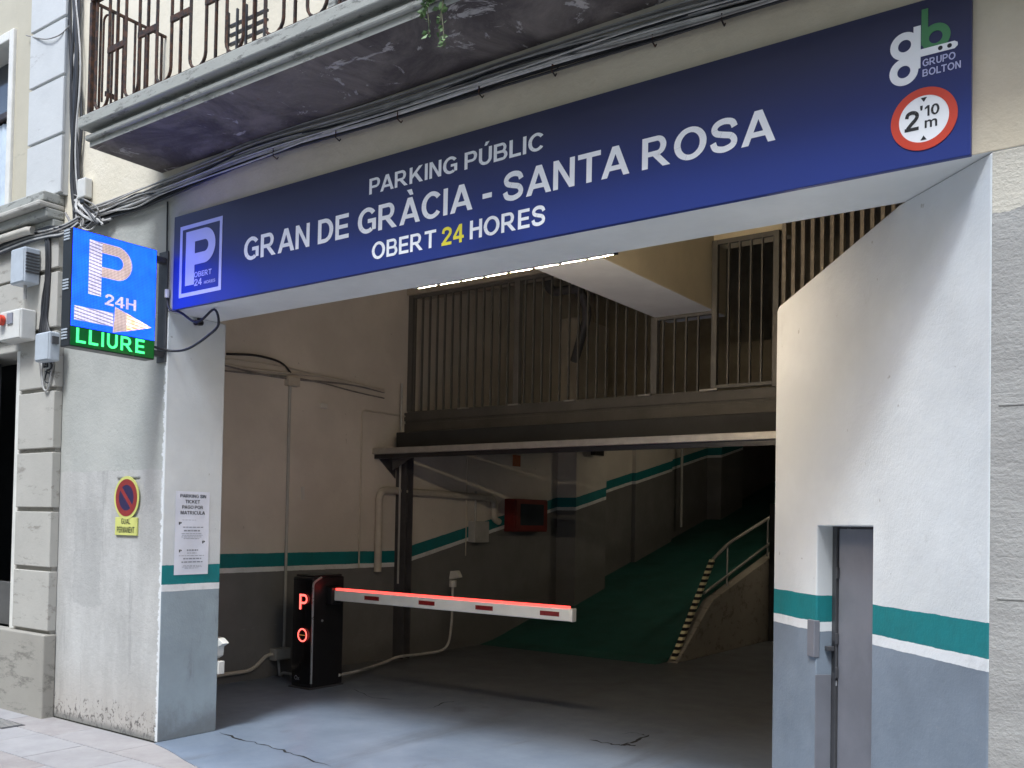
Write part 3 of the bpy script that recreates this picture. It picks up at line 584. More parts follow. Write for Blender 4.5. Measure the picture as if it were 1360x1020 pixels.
# ================================================================== LED SIGN
XF = at(214, 400, 1, 0).x + .10           # face of the panel
def Q(px, py): return at(px, py, 0, XF)
q1, q2, q3, q4 = Q(97, 300), Q(209, 333), Q(206, 477), Q(92, 460)
ly0, ly1 = (q1.y+q4.y)/2, (q2.y+q3.y)/2; lz1, lz0 = (q1.z+q2.z)/2, (q3.z+q4.z)/2; TH = .12
ls = thing('led_sign', (XF-TH/2, ly1, lz0), 'projecting lit blue display with white P, arrow and green word panel', 'sign')
MB().box(XF-TH, XF-.004, ly0, ly1, lz0, lz1).build('casing', 'blackplastic', ls, bevel=.006)
zm = Q(150, 443).z
def panelrect(y0, y1, z0, z1, mat, name, dx=0.): return MB().add([(XF+dx, y0, z0), (XF+dx, y1, z0), (XF+dx, y1, z1), (XF+dx, y0, z1)], [[0,1,2,3]]).build(name, mat, ls)
panelrect(ly0+.006, ly1-.006, zm+.004, lz1-.006, 'led_blue', 'display', -.003); panelrect(ly0+.006, ly1-.006, lz0+.008, zm, 'led_dim', 'message_panel', -.003)
W = ly1-ly0; HH = lz1-lz0
fy = lambda t: ly0+t*W
fz = lambda t: zm+t*(lz1-zm)
letterP(MB(), (XF, fy(.19), fz(.36)), EY, EZ, W*.50, (lz1-zm)*.56, W*.145, EX, -.0012, (0, 1)).build('display_letter', ['led_white', 'led_tan'], ls)
gtext('display_letter', '24H', 'led_pink', (XF, fy(.38), fz(.285)), EY, EZ, W*.37, (lz1-zm)*.115, 0., ls)
MB().prism([(XF, fy(.04), fz(.07)), (XF, fy(.48), fz(.07)), (XF, fy(.48), fz(.215)), (XF, fy(.04), fz(.215))], (.0012, 0, 0)).build('display_arrow_shaft', 'led_white', ls)
MB().prism([(XF, fy(.48), fz(.01)), (XF, fy(.64), fz(.05)), (XF, fy(.64), fz(.24)), (XF, fy(.50), fz(.285))], (.0012, 0, 0)).build('display_arrow_neck', 'led_tan', ls)
MB().prism([(XF, fy(.64), fz(.05)), (XF, fy(.95), fz(.14)), (XF, fy(.64), fz(.24))], (.0012, 0, 0)).build('display_arrow_head', 'led_orange', ls)
gtext('display_letter', 'LLIURE', 'led_green', (XF, fy(.07), lz0+.03), EY, EZ, W*.80, (zm-lz0)*.74, 0., ls, .22)
for i in range(3):
    zc = lz0+.05+i*(HH-.13)/2
    for j in range(4): MB().box(XF-TH+.02, XF-.03, ly0-.006, ly0-.0005, zc+j*.02, zc+j*.02+.011).build('vent_slat', 'boxgrey', ls)
for zc in (lz0+.06, lz1-.05): MB().box(XF-TH+.03, XF-.03, ly1, -.001, zc-.02, zc+.02).build('bracket', 'darksteel', ls, bevel=.003)
MB().box(XF-TH-.0, XF-.01, -.014, -.0015, lz0+.0, lz1+.02).build('wall_plate', 'darksteel', ls, bevel=.003)
tag(MB().tube(smoothpath([(XF-.03, ly1+.01, lz0+.10), at(228, 466, 1, .02), at(250, 463, 1, .05), at(276, 446, 1, .08), at(290, 431, 1, .10), (at(284, 427, 1, .10).x, .10, ZL-.012), at(262, 428, 1, .06), at(240, 415, 1, .02), at(225, 410, 1, -.015), at(222, 392, 1, -.012)], 6), .009, 8).build('power_cable', 'cable', smooth=True), 'black cable drooping from the lit display to the lintel underside', 'cable')
cv = at(265, 428, 2, ZL-.03); ct = thing('security_camera', (cv.x, cv.y, ZL), 'small black camera under the left end of the lintel', 'camera')
MB().tube([(cv.x, cv.y, ZL-.001), (cv.x, cv.y, ZL-.03)], .022, 12).build('base', 'blackplastic', ct); MB().tube([(cv.x-.01, cv.y+.02, ZL-.03), (cv.x+.02, cv.y-.05, ZL-.045)], [.024, .02], 12).build('body', 'blackplastic', ct, smooth=True)

# ================================================================== NO PARKING PLATE
vs_ = thing('no_parking_sign', at(168, 711, 1, -.01), 'no parking roundel on a yellow plate with driveway permit lettering on plaster', 'sign')
oc = at(168.5, 661, 1, -.012); pw = .165
MB().ring(oc, EX, EZ, -EY, 0, pw, .004, 44).build('back_plate', 'ylime', vs_); MB().ring(oc-EY*.004, EX, EZ, -EY, .098, .142, .002, 44).build('red_ring', 'darkred', vs_); MB().ring(oc-EY*.004, EX, EZ, -EY, 0, .099, .0012, 44).build('blue_disc', 'navy', vs_)
dg_ = Vector((.72, 0, -.69)); MB().obox(oc-EY*.0055, dg_, EY, dg_.cross(EY), .105, .0008, .016).build('red_bar', 'darkred', vs_)
pz1, pz0 = at(168, 687, 1, -.012).z, at(168, 711, 1, -.012).z; pX0, pX1 = at(153, 699, 1, -.012).x, at(182, 699, 1, -.012).x
MB().box(pX0, pX1, -.014, -.002, pz0, pz1).build('text_plate', 'ylime', vs_, bevel=.002)
gtext('letter', 'GUAL', 'black', (pX0+.085, -.014, pz0+.085), EX, EZ, pX1-pX0-.17, .045, .001, vs_); gtext('letter', 'PERMANENT', 'black', (pX0+.03, -.014, pz0+.02), EX, EZ, pX1-pX0-.06, .045, .001, vs_)
MB().obox(oc+Vector((0, .008, .155)), EX, EY, EZ, .15, .003, .006).build('mounting_strip', 'steel', vs_)

# ================================================================== NOTICE ON THE REVEAL
def V(px, py): return at(px, py, 0, .003)
n0, n1, n2, n3 = V(236, 652), V(278, 654), V(276, 763), V(228, 763)
ny0, ny1 = (n0.y+n3.y)/2, (n1.y+n2.y)/2; nz1, nz0 = (n0.z+n1.z)/2, (n2.z+n3.z)/2
nw, nh = ny1-ny0, nz1-nz0
po = thing('paper_notice', (.003, ny0, nz0), 'white paper notice with printed text taped on the entrance reveal', 'notice')
pm = MB(); NG = 8
vv = [(.003+.003*math.sin(i*1.1)*math.sin(j*.9)+.002, ny0+nw*i/NG, nz0+nh*j/NG) for j in range(NG+1) for i in range(NG+1)]
pm.add(vv, [[j*(NG+1)+i, j*(NG+1)+i+1, (j+1)*(NG+1)+i+1, (j+1)*(NG+1)+i] for j in range(NG) for i in range(NG)]); pm.build('sheet', 'paper', po, smooth=True)
for i, (s, a_, b_) in enumerate((('PARKING SIN', .12, .88), ('TICKET', .27, .70), ('PAGO POR', .18, .80), ('MATRICULA', .14, .86))):
    gtext('letter', s, 'black', (.010, ny0+nw*a_, nz0+nh*(.925-i*.067)), EY, EZ, nw*(b_-a_), nh*.040, 0., po)
ml = MB()
for t, a_, b_, h_ in ((.655, .2, .6, .004), (.565, .22, .82, .010), (.52, .25, .72, .016), (.49, .18, .78, .006), (.47, .2, .8, .006), (.45, .18, .76, .006), (.43, .25, .7, .006), (.285, .35, .68, .018), (.255, .36, .64, .008), (.225, .12, .86, .006), (.185, .25, .78, .014), (.145, .2, .82, .014), (.105, .25, .78, .005), (.09, .22, .8, .005), (.075, .3, .7, .005)):
    x_ = a_
    while x_ < b_:
        l_ = random.uniform(.04, .11); ml.box(.0098, .0102, ny0+nw*x_, ny0+nw*min(b_, x_+l_), nz0+nh*t, nz0+nh*(t+h_)); x_ += l_+.022
tag(ml.build('small_print', 'greytext', po), kind='stuff')
for a_, t in ((.10, .60), (.80, .375), (.12, .27)): text('bullet', 'P', 'black', (.010, ny0+nw*a_, nz0+nh*t), EY, EZ, nw*.08, nh*.03, 0., po, .03)

# ================================================================== BARRIER
bx0, bx1, by0, by1, bz = -1.06, -.775, 2.19, 2.60, 1.085
ba = thing('gate_barrier', ((bx0+bx1)/2, (by0+by1)/2, 0), 'black barrier cabinet with red lights and a lowered white boom', 'barrier')
oc_ = []
for k in range(9):
    t = k/8; oc_.append((bx0+(bx1-bx0)*t, by0-.030*math.sin(math.pi*t)))
cab = MB().prism([(x, y, .015) for x, y in oc_]+[(bx1, by1, .015), (bx0, by1, .015)], (0, 0, bz-.015)); cab.build('cabinet', 'blackplastic', ba, bevel=.012)
fp = MB(); 
pl = [(bx0+.012+(bx1-bx0-.024)*k/8, by0-.004-.030*math.sin(math.pi*(.04+.92*k/8))) for k in range(9)]
fp.prism([(x, y, .05) for x, y in pl]+[(x, y+.006, .05) for x, y in reversed(pl)], (0, 0, bz-.07)); fp.build('front_panel', 'gloss', ba)
MB().tube(bend([(bx1+.004, by0-.006, .06), (bx1+.004, by0-.006, bz-.05), (bx1+.002, by0+.10, bz-.0), ], .04), .011, 8).build('trim', 'silver', ba, smooth=True)
MB().box(bx0-.012, bx1+.012, by0-.03, by1+.012, .0, .016).build('base_plate', 'darksteel', ba, bevel=.004)
MB().box(bx0+.01, bx1-.01, by0+.02, by1-.02, bz+.0005, bz+.022).build('lid', 'blackplastic', ba, bevel=.01)
yb = by0-.04
def B(px, py): return at(px, py, 1, yb)
p0, p1 = B(397.5, 809), B(408.5, 789.5)
letterP(MB(), (p0.x, yb, p0.z), EX, EZ, p1.x-p0.x, p1.z-p0.z, .026, -EY, 0.).build('lit_letter', 'redsign', ba)
rc = B(401.5, 843.5); MB().ring(rc, EX, EZ, -EY, .052, .066, .002, 36).build('lit_ring', 'redsign', ba); MB().box(rc.x-.04, rc.x+.04, yb-.002, yb, rc.z-.003, rc.z+.003).build('ring_bar', 'redline', ba)
text('maker_mark', 'Ox', 'greytext', (B(391, 902).x, yb, B(391, 902).z), EX, EZ, .07, .04, .0, ba, .01)
ya = (by0+by1)/2+.03; A0, A1 = at(453, 791, 1, ya-.03), at(758, 814.5, 1, ya-.03); zA = (A0.z+A1.z)/2
MB().box(bx1+.001, bx1+.08, ya-.07, ya+.07, zA-.10, zA+.07).build('boom_hub', 'blackplastic', ba, bevel=.01)
MB().box(bx1+.06, A1.x, ya-.03, ya+.03, zA-.062, zA+.042).build('boom', 'armwhite', ba, bevel=.008)
MB().box(bx1+.09, A1.x-.03, ya-.030, ya+.018, zA+.0425, zA+.060).build('light_strip', 'redled', ba, bevel=.004)
MB().box(A1.x, A1.x+.016, ya-.032, ya+.032, zA-.064, zA+.044).build('end_cap', 'armwhite', ba, bevel=.004)
for px in (493.5, 566.5, 643, 730):
    xx = at(px, 800, 1, ya-.031).x; MB().box(xx-.095, xx+.095, ya-.0325, ya-.0305, zA-.028, zA+.010).build('reflector', 'reflect', ba)
MB().tube([(bx1+.001, by0+.12, .66), (bx1+.008, by0+.12, .66)], .012, 10).build('lock', 'silver', ba)

# ================================================================== PIPES, CABLES AND BOXES INDOORS (on the inner wall)
def W_(px, py, off=.03): return at(px, py, 0, XL+off)
def pipe(name, pts, r, mat, label, cat, group=None, rb=.06): return tag(MB().tube(bend(pts, rb), r, 10).build(name, mat, smooth=True), label, cat, group)
pp = [W_(500, 752), W_(500, 650), W_(655, 657), W_(664, 690)]
z_ = pp[1].z; y0_, y1_ = pp[0].y, pp[2].y
pipe('wall_pipe', [(XL+.05, y0_, 1.05), (XL+.05, y0_, z_), (XL+.05, y1_, z_-.03), (XL+.05, y1_, 1.70), (XL+.05, y1_+.12, 1.66)], .045, 'pipe', 'thick cream pipe arching along the inner wall behind the steel post', 'pipe', rb=.14)
pipe('wall_conduit', [W_(385.5, 500, .02), W_(377, 864, .02)], .016, 'conduit', 'thin upright conduit from cable run down to box by barrier', 'conduit')
q = W_(481, 548, .015); pipe('wall_conduit', [(XL+.015, q.y+.9, q.z+.03), (XL+.015, q.y, q.z+.03), (XL+.015, q.y, 1.1)], .010, 'pipe', 'thin cream conduit turning down the inner wall before the steel post', 'conduit')
for px, y0p, y1p, lab in ((752, 600, 765, 'upright cream conduit at the corner of the ramp pilaster'), (621, 604, 738, 'short thin conduit above the green stripe beneath the arching pipe')):
    a, b = W_(px, y0p, .03), W_(px, y1p, .03); pipe('wall_conduit', [(XL+.03, a.y, a.z), (XL+.03, a.y, b.z)], .022 if px == 752 else .008, 'pipe', lab, 'conduit')
a, b = at(906, 597, 0, XL+.19), at(904, 700, 0, XL+.19); pipe('wall_conduit', [(XL+.19, a.y, a.z), (XL+.19, a.y, b.z)], .025, 'conduit', 'grey conduit high on the ramp wall where the slope turns', 'conduit')
for i, (dz, m, r_) in enumerate(((0, 'dcable', .010), (.035, 'pipe', .014), (-.03, 'dcable', .008), (.065, 'pipe', .008))):
    ps = [(XL+.025, .52+T*0+k*.5, 3.16+dz+.03*math.sin(k*1.3+i)) for k in range(8)]
    tag(MB().tube(smoothpath(ps, 3), r_, 6).build('wall_cable', m, smooth=True), LOOK(r_, m)+' cable in the run along the top of the inner wall', 'cable', 'cables along the inner wall')
tag(MB().tube(smoothpath([W_(301, 470), W_(340, 472), W_(372, 481), W_(386, 495)], 5), .012, 6).build('wall_cable', 'cable', smooth=True), 'black cable sagging from the reveal to the upright conduit', 'cable')
jb = W_(387, 507, .02); jt = thing('junction_box', jb, 'small cream junction box at the head of the upright conduit', 'box'); MB().box(XL+.001, XL+.07, jb.y-.08, jb.y+.08, jb.z-.05, jb.z+.05).build('case', 'pipe', jt, bevel=.006); MB().box(XL+.07, XL+.076, jb.y-.07, jb.y+.07, jb.z-.04, jb.z+.04).build('cover', 'pipe', jt, bevel=.003)
jb = W_(372, 868, .04); jt = thing('junction_box', jb, 'grey junction box low on the inner wall beside the barrier cabinet', 'box'); MB().box(XL+.001, XL+.09, jb.y-.11, jb.y+.10, jb.z-.06, jb.z+.06).build('case', 'conduit', jt, bevel=.006); MB().box(XL+.09, XL+.098, jb.y-.10, jb.y+.09, jb.z-.05, jb.z+.05).build('cover', 'conduit', jt, bevel=.003)
pipe('floor_conduit', [(XL+.03, .55, .10), (XL+.03, jb.y-.35, .10), (XL+.04, jb.y-.18, jb.z), (XL+.05, jb.y-.10, jb.z)], .020, 'pipe', 'pale conduit running low along the inner wall to the grey box', 'conduit', rb=.15)
tag(MB().tube(smoothpath([(XL+.05, jb.y-.03, jb.z-.06), (XL+.07, jb.y-.02, jb.z-.22), (XL+.2, 2.45, .06), (bx0, 2.44, .05)], 6), .014, 8).build('floor_conduit', 'gcable', smooth=True), 'grey hose looping from the box down to the barrier cabinet', 'conduit')
tag(MB().tube(smoothpath([(bx1, by1-.05, .10), (-.95, 3.0, .07), (-1.25, 3.7, .05), (-1.30, 4.0, .08), (-1.35, 4.5, .06), (-1.22, 4.75, .12), (-1.16, 4.78, .4), (-1.15, 4.78, .88)], 6), .016, 8).build('floor_hose', 'gcable', smooth=True), 'grey hose snaking behind the barrier and rising to a small beacon', 'hose')
bk = thing('beacon', (-1.15, 4.78, .9), 'small pale beacon standing behind the barrier boom', 'beacon'); MB().tube([(-1.15, 4.78, .86), (-1.15, 4.78, .94)], .045, 12).build('base', 'boxwhite', bk); MB().prism([(-1.22, 4.78, .94), (-1.05, 4.78, .98), (-1.10, 4.78, 1.06), (-1.2, 4.78, 1.05)], (0, .07, 0)).build('hood', 'boxwhite', bk, bevel=.01)
# photocell peeking from behind the reveal
pcx = thing('photocell', (-.02, T, .5), 'white sensor with a pointed hood behind the left reveal', 'sensor')
zA_, zB_ = at(297, 855, 1, T+.05).z, at(297, 895, 1, T+.05).z
xe = at(300, 855, 1, T+.05).x
MB().box(-.06, xe-.02, T+.001, T+.06, zB_, zB_+.10).build('body', 'boxwhite', pcx, bevel=.006)
MB().prism([(-.06, T+.001, zA_+.05), (xe-.03, T+.001, zA_+.045), (xe+.03, T+.001, zA_+.01), (xe-.03, T+.001, zA_-.02), (xe-.04, T+.001, zA_-.09), (-.06, T+.001, zA_-.12)], (0, .06, 0)).build('hood', 'boxwhite', pcx, bevel=.004)
# hose cabinet, grey box, small plates on the ramp wall
a, b = W_(670, 662, .001), W_(713, 706, .001)
fc = thing('fire_hose_cabinet', (XL, (a.y+b.y)/2, b.z), 'dark red fire hose cabinet on the wall beside the ramp', 'cabinet')
MB().box(XL+.001, XL+.18, a.y, b.y, b.z, a.z).build('case', 'firered', fc, bevel=.01); dd_ = MB().box(XL+.181, XL+.195, a.y+.02, b.y-.02, b.z+.02, a.z-.02).build('door', 'firered', fc, bevel=.004); MB().box(XL+.1955, XL+.199, a.y+.12, b.y-.12, b.z+.09, a.z-.07).build('pane', 'glass', dd_)
a, b = W_(622, 692, .001), W_(640, 720, .001); gb = thing('switch_box', (XL, a.y, b.z), 'grey switch box on the green stripe beneath the arching pipe', 'box'); MB().box(XL+.001, XL+.12, a.y, b.y, b.z, a.z).build('case', 'conduit', gb, bevel=.006); MB().box(XL+.121, XL+.127, a.y+.03, b.y-.03, b.z+.03, a.z-.03).build('cover', 'conduit', gb, bevel=.003); MB().tube([(XL+.04, a.y+.1, a.z), (XL+.04, a.y+.1, a.z+.4)], .016, 8).build('conduit', 'conduit', gb)
a, b = W_(681, 604, .004), W_(691, 620, .004); tag(MB().box(XL+.001, XL+.008, a.y, b.y, b.z, a.z).build('wall_plate', 'orange', bevel=.002), 'small orange notice plate on the inner wall under the gate rail', 'plate')
a, b = W_(791, 600, .004), W_(804, 612, .004); tag(MB().box(XL+.43, XL+.52, 8.1, 8.35, b.z, a.z).build('emergency_lamp', 'blackplastic', bevel=.004), 'small black box on the ramp pilaster under the gate rail', 'box')
# hook and holes on inner wall
hk = W_(429, 539, .01); tag(MB().box(XL+.001, XL+.04, hk.y-.045, hk.y+.045, hk.z-.03, hk.z+.03).build('wall_socket', 'boxwhite', bevel=.006), 'small white socket high on the inner wall', 'socket')
hk = W_(402, 655, .01); tag(MB().box(XL+.001, XL+.02, hk.y-.02, hk.y+.02, hk.z-.07, hk.z+.07).build('wall_hook', 'boxwhite', bevel=.004), 'short white strip on the inner wall beside the upright conduit', 'strip')

# floor cracks
def crack(pxs, wd, label):
    pts = [at(x, y, 2, .0005) for x, y in pxs]; fine = []
    for a, b in zip(pts, pts[1:]):
        for k in range(5): fine.append(a.lerp(b, k/5)+Vector((random.uniform(-.012, .012), random.uniform(-.02, .02), 0)))
    fine.append(pts[-1]); L, Rr = [], []
    for i, p in enumerate(fine):
        d = (fine[min(i+1, len(fine)-1)]-fine[max(0, i-1)]).normalized(); s = Vector((-d.y, d.x, 0))*wd*random.uniform(.25, 1.2)*(0.2 if i in (0, len(fine)-1) else 1); L.append(p+s); Rr.append(p-s)
    n = len(fine); m = MB(); m.add([v+EZ*.0012 for v in L+Rr], [[i, i+1, n+i+1, n+i] for i in range(n-1)]); o = m.build('floor_crack', 'crack'); return tag(o, kind='structure')
crack([(784, 983), (810, 988), (827, 990), (845, 984), (862, 976)], .015, ''); crack([(826, 990), (835, 989), (843, 991)], .016, ''); crack([(288, 973), (330, 984), (362, 993), (392, 1002), (440, 1018)], .009, '')
crack([(575, 940), (590, 933), (610, 931)], .01, ''); crack([(826, 975), (842, 973), (858, 977)], .006, ''); crack([(470, 915), (490, 926), (520, 929)], .008, '')

# ================================================================== BALCONY
BX0, BX1 = at(118, 188, 1, -.58).x, 9.4; BZ = 4.217
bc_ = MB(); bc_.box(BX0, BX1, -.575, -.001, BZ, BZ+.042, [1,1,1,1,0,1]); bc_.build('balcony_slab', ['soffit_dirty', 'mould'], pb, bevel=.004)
MB().box(BX0-.02, BX1, -.60, -.001, BZ+.0425, BZ+.082).build('balcony_moulding', 'mould', pb, bevel=.012)
MB().box(BX0+.005, BX1, -.555, -.001, BZ+.0825, BZ+.122, 0).build('balcony_moulding', 'mould', pb)
MB().box(BX0-.05, BX1, -.635, -.001, BZ+.1225, BZ+.205).build('balcony_moulding', 'mould', pb, bevel=.008)
br = thing('balcony_railing', (BX0+.5, -.56, BZ+.205), 'rusty wrought iron balcony railing with hairpin bars', 'railing')
Zb = BZ+.205; YB = -.575; Zt = 5.24
MB().box(BX0+.0, BX1, YB-.014, YB+.014, Zb+.022, Zb+.036).build('bottom_rail', 'iron', br); MB().box(BX0, BX1, YB-.022, YB+.022, Zt, Zt+.014).build('top_rail', 'iron', br)
MB().box(BX0-.012, BX0+.012, YB+.03, -.002, Zt, Zt+.014).build('side_top_rail', 'iron', br); MB().box(BX0-.01, BX0+.01, YB+.014, -.002, Zb+.022, Zb+.036).build('side_bottom_rail', 'iron', br)
def hairpin(o, ex, wd, z0, z1, r=.010, flip=False):
    pts = []; rr = wd/2; n = 8
    if not flip:
        pts = [o+ex*0+EZ*z1]+[o+ex*(rr-rr*math.cos(math.pi*k/n))+EZ*(z0+rr-rr*math.sin(math.pi*k/n)) for k in range(n+1)]+[o+ex*wd+EZ*z1]
    else:
        pts = [o+EZ*z0]+[o+ex*(rr-rr*math.cos(math.pi*k/n))+EZ*(z1-rr+rr*math.sin(math.pi*k/n)) for k in range(n+1)]+[o+ex*wd+EZ*z0]
    MB().tube(pts, r, 6).build('hairpin_bar', 'iron', br, smooth=True)
MB().box(BX0-.016, BX0+.016, YB-.016, YB+.016, Zb, Zt).build('corner_post', 'iron', br)
x = BX0+.055; i = 0
while x < 5.6:
    o = Vector((x, YB, 0))
    hairpin(o, EX, .160, Zb+.03, Zt, .0105)
    if i == 0: hairpin(o+EX*.05+EY*.02, EX, .075, Zb+.10, Zt-.12, .0075, True)
    MB().box(x+.251, x+.265, YB-.008, YB+.008, Zb+.03, Zt).build('upright_bar', 'iron', br)
    MB().box(x+.151, x+.361, YB-.009, YB+.009, Zb+.40, Zb+.440).build('mid_rail', 'iron', br)
    x += .36; i += 1
for k in range(3):
    y = YB+.06+k*.175; o = Vector((BX0, y, 0)); hairpin(o, EY, .09, Zb+.03, Zt-.005, .009); MB().box(BX0-.007, BX0+.007, y+.125, y+.139, Zb+.03, Zt).build('upright_bar', 'iron', br)
    MB().box(BX0-.006, BX0+.006, y+.045, y+.13, Zb+.20, Zb+.235).build('mid_rail', 'iron', br)
# balcony doors behind
bd = MB().box(1.75, 3.0, -.03, -.001, BZ+.206, 6.6).build('balcony_door', 'wood', pb, bevel=.004)
MB().box(1.68, 1.749, -.05, -.001, BZ+.206, 6.7).build('door_frame', 'mould', bd, bevel=.004)
for k in range(20): MB().box(1.80, 2.30, -.044, -.031, BZ+.26+k*.11, BZ+.31+k*.11).build('louvre_slat', 'wood', bd)
for k in range(20): MB().box(2.40, 2.92, -.044, -.031, BZ+.26+k*.11, BZ+.31+k*.11).build('louvre_slat', 'wood', bd)
ck = thing('clothes_rack', (1.3, -.3, Zb), 'dark wire crate standing on the balcony behind the railing', 'crate')
for k in range(7): MB().box(1.05+.0, 1.42, -.32, -.30, Zb+.05+k*.06, Zb+.065+k*.06).build('wire', 'darksteel', ck)
for k in range(5): MB().box(1.05+k*.09, 1.062+k*.09, -.335, -.32, Zb+.0, Zb+.5).build('upright_wire', 'darksteel', ck)
# trailing plant
pt = at(585, 6, 1, -.63); tp = thing('trailing_plant', (pt.x, -.62, Zb), 'small green plant trailing over the balcony edge', 'plant')
def leafmesh(mb, p, d, size):
    d = Vector(d).normalized(); s = d.cross(Vector((random.uniform(-1,1), random.uniform(-1,1), random.uniform(-1,1)))).normalized(); n = d.cross(s)
    mb.add([p, p+d*size*.5+s*size*.32+n*size*.08, p+d*size, p+d*size*.5-s*size*.32+n*size*.08], [[0,1,2,3]])
for i in range(9):
    x = pt.x+random.uniform(-.10, .08); L = random.uniform(.14, .26) if i > 2 else random.uniform(.36, .48); ps = [Vector((x, -.56, Zb+.02)), Vector((x+random.uniform(-.02, .02), -.655, Zb+.01))]
    p = ps[-1].copy()
    for k in range(6): p = p+Vector((random.uniform(-.014, .014), random.uniform(-.008, .004), -L/6)); ps.append(p.copy())
    MB().tube(smoothpath(ps, 2), .0028, 5).build('stem', 'stem', tp)
    lf = MB()
    for q in ps[1:]:
        for _ in range(9 if i > 2 else 4): leafmesh(lf, q+Vector((random.uniform(-.01,.01), random.uniform(-.01,.01), random.uniform(-.02,.02))), (random.uniform(-1,1), random.uniform(-1,.3), random.uniform(-1,.3)), random.uniform(.022, .046))
    lf.build('foliage', 'leaf', tp)

# ================================================================== CABLES ON THE FACADE
KX = [108, 140, 180, 222, 340, 510, 680, 850, 1020, 1200]
KU = [278, 268, 252, 236, 186, 132, 76, 22, -30, -88]; KL = [300, 291, 279, 262, 213, 163, 110, 60, 8, -48]
for c_ in range(17):
    t0 = c_/11 if c_ < 12 else random.uniform(.05, .9); ps = []
    r_ = [.006, .006, .007, .007, .006, .008, .011, .007, .012, .013, .010, .008, .005, .006, .005, .007, .006][c_]
    mt = ['gcable', 'dcable', 'gcable', 'gcable', 'dcable', 'gcable', 'gcable', 'cable', 'gcable', 'cable', 'cable', 'cable', 'gcable', 'dcable', 'gcable', 'cable', 'gcable'][c_]
    for x, u, l in zip(KX, KU, KL):
        t = t0+random.uniform(-.05, .05)*(1 if c_ < 12 else 5)+(.06*math.sin(x*.012+c_) if c_ < 9 else 0); t = max(-.02, min(1.02, t))
        yv = -.020-.010*(c_ % 3)-(.012 if c_ in (6, 8) else 0)-(.03 if c_ > 11 else 0)
        ps.append(at(x, u+(l-u)*t, 1, yv))
    tag(MB().tube(smoothpath(ps, 5), r_, 6).build('facade_cable', mt, smooth=True), LOOK(r_, mt)+' cable in the bundle strung along the facade under the balcony', 'cable', 'cables strung under the balcony')
for px in (365, 448, 530, 638, 735, 868, 960):
    i = max(k for k in range(len(KX)) if KX[k] <= px); t = (px-KX[i])/(KX[i+1]-KX[i]); l = KL[i]+(KL[i+1]-KL[i])*t
    a = at(px, l-8, 1, -.05); b = at(px, l+2, 1, -.05)
    tag(MB().tube([(a.x, -.003, a.z), (a.x, -.062, a.z-.005), (a.x, -.064, b.z), (a.x, -.03, b.z-.012), (a.x, -.02, b.z+.004)], .004, 6).build('cable_hook', 'iron'), 'small rusty hook holding the cable bundle on the facade', 'hook', 'hooks of the cable bundle')
# vertical black bundle left of the balcony
for c_ in range(7):
    ps = [at(96+c_*1.5+3.4*math.sin(k*(.7+.09*c_)+c_*1.7)+(3 if k == 0 else 0)-k*.0, 292-k*42, 1, -.03-.012*(c_ % 3)) for k in range(9)]
    r_ = [.014, .011, .016, .008, .012, .007, .013][c_]; mt = 'cable' if c_ not in (3, 5) else 'gcable'
    tag(MB().tube(smoothpath(ps, 4), r_, 6).build('riser_cable', mt, smooth=True), LOOK(r_, mt)+' cable in the upright bundle beside the balcony end', 'cable', 'upright cables beside the balcony')
# tangle where both bundles meet
for c_ in range(10):
    a = (random.uniform(96, 112), random.uniform(258, 285)); m_ = (random.uniform(95, 135), random.uniform(272, 305)); e_ = (random.uniform(78, 165), random.uniform(275, 306))
    ps = [at(a[0], a[1], 1, -.05), at(m_[0], m_[1], 1, -.08), at((m_[0]+e_[0])/2, max(m_[1], e_[1])+3, 1, -.075), at(e_[0], e_[1], 1, -.04)]
    r_ = random.choice((.006, .008, .011)); mt = random.choice(('gcable', 'gcable', 'cable', 'dcable'))
    tag(MB().tube(smoothpath(ps, 6), r_, 6).build('loop_cable', mt, smooth=True), LOOK(r_, mt)+' cable looping in the tangle above the lit display', 'cable', 'tangled cables above the display')
for c_ in range(7):     # cables running on to the left, over the neighbour's pilaster
    y0 = 300+c_*3.0
    ps = [at(105, 288+c_*1.5, 1, -.09), at(85, 298+c_*2+random.uniform(-3, 3), 1, -.10), at(62, 303+c_*2+random.uniform(-4, 4), 1, -.10), at(30, 312+c_*2.2, 1, -.10), at(-30, 335+c_*2.5, 1, -.10)]
    r_ = random.choice((.007, .010, .012)); mt = ['gcable', 'cable', 'cable', 'dcable', 'cable', 'gcable', 'cable'][c_]
    tag(MB().tube(smoothpath(ps, 5), r_, 6).build('neighbour_cable', mt, smooth=True), LOOK(r_, mt)+' cable crossing the neighbouring pilaster under its cornice', 'cable', 'cables under the neighbouring cornice')
pipe('cable_duct', [at(-40, 338, 1, -.13), at(0, 318, 1, -.13), at(38, 306, 1, -.13), at(44, 306, 1, -.12)], .035, 'pipe', 'fat grey duct sloping under the neighbouring cornice', 'duct')
for c_ in range(6):     # down the neighbour's pilaster to the boxes
    ps = [at(52+c_*1.5, 305, 1, -.085), at(60+c_*1.0, 318, 1, -.09), at(61+c_*.8+random.uniform(-1.5, 1.5), 360, 1, -.085), at(57+c_*1.2+random.uniform(-2, 2), 400, 1, -.085), at(54+c_*1.6, 425, 1, -.085), at(52+c_*3., 444, 1, -.085)]
    r_ = random.choice((.007, .009, .011)); mt = random.choice(('cable', 'cable', 'dcable', 'gcable'))
    tag(MB().tube(smoothpath(ps, 5), r_, 6).build('drop_cable', mt, smooth=True), LOOK(r_, mt)+' cable dropping down the pilaster to the grey terminal box', 'cable', 'cables dropping to the terminal box')
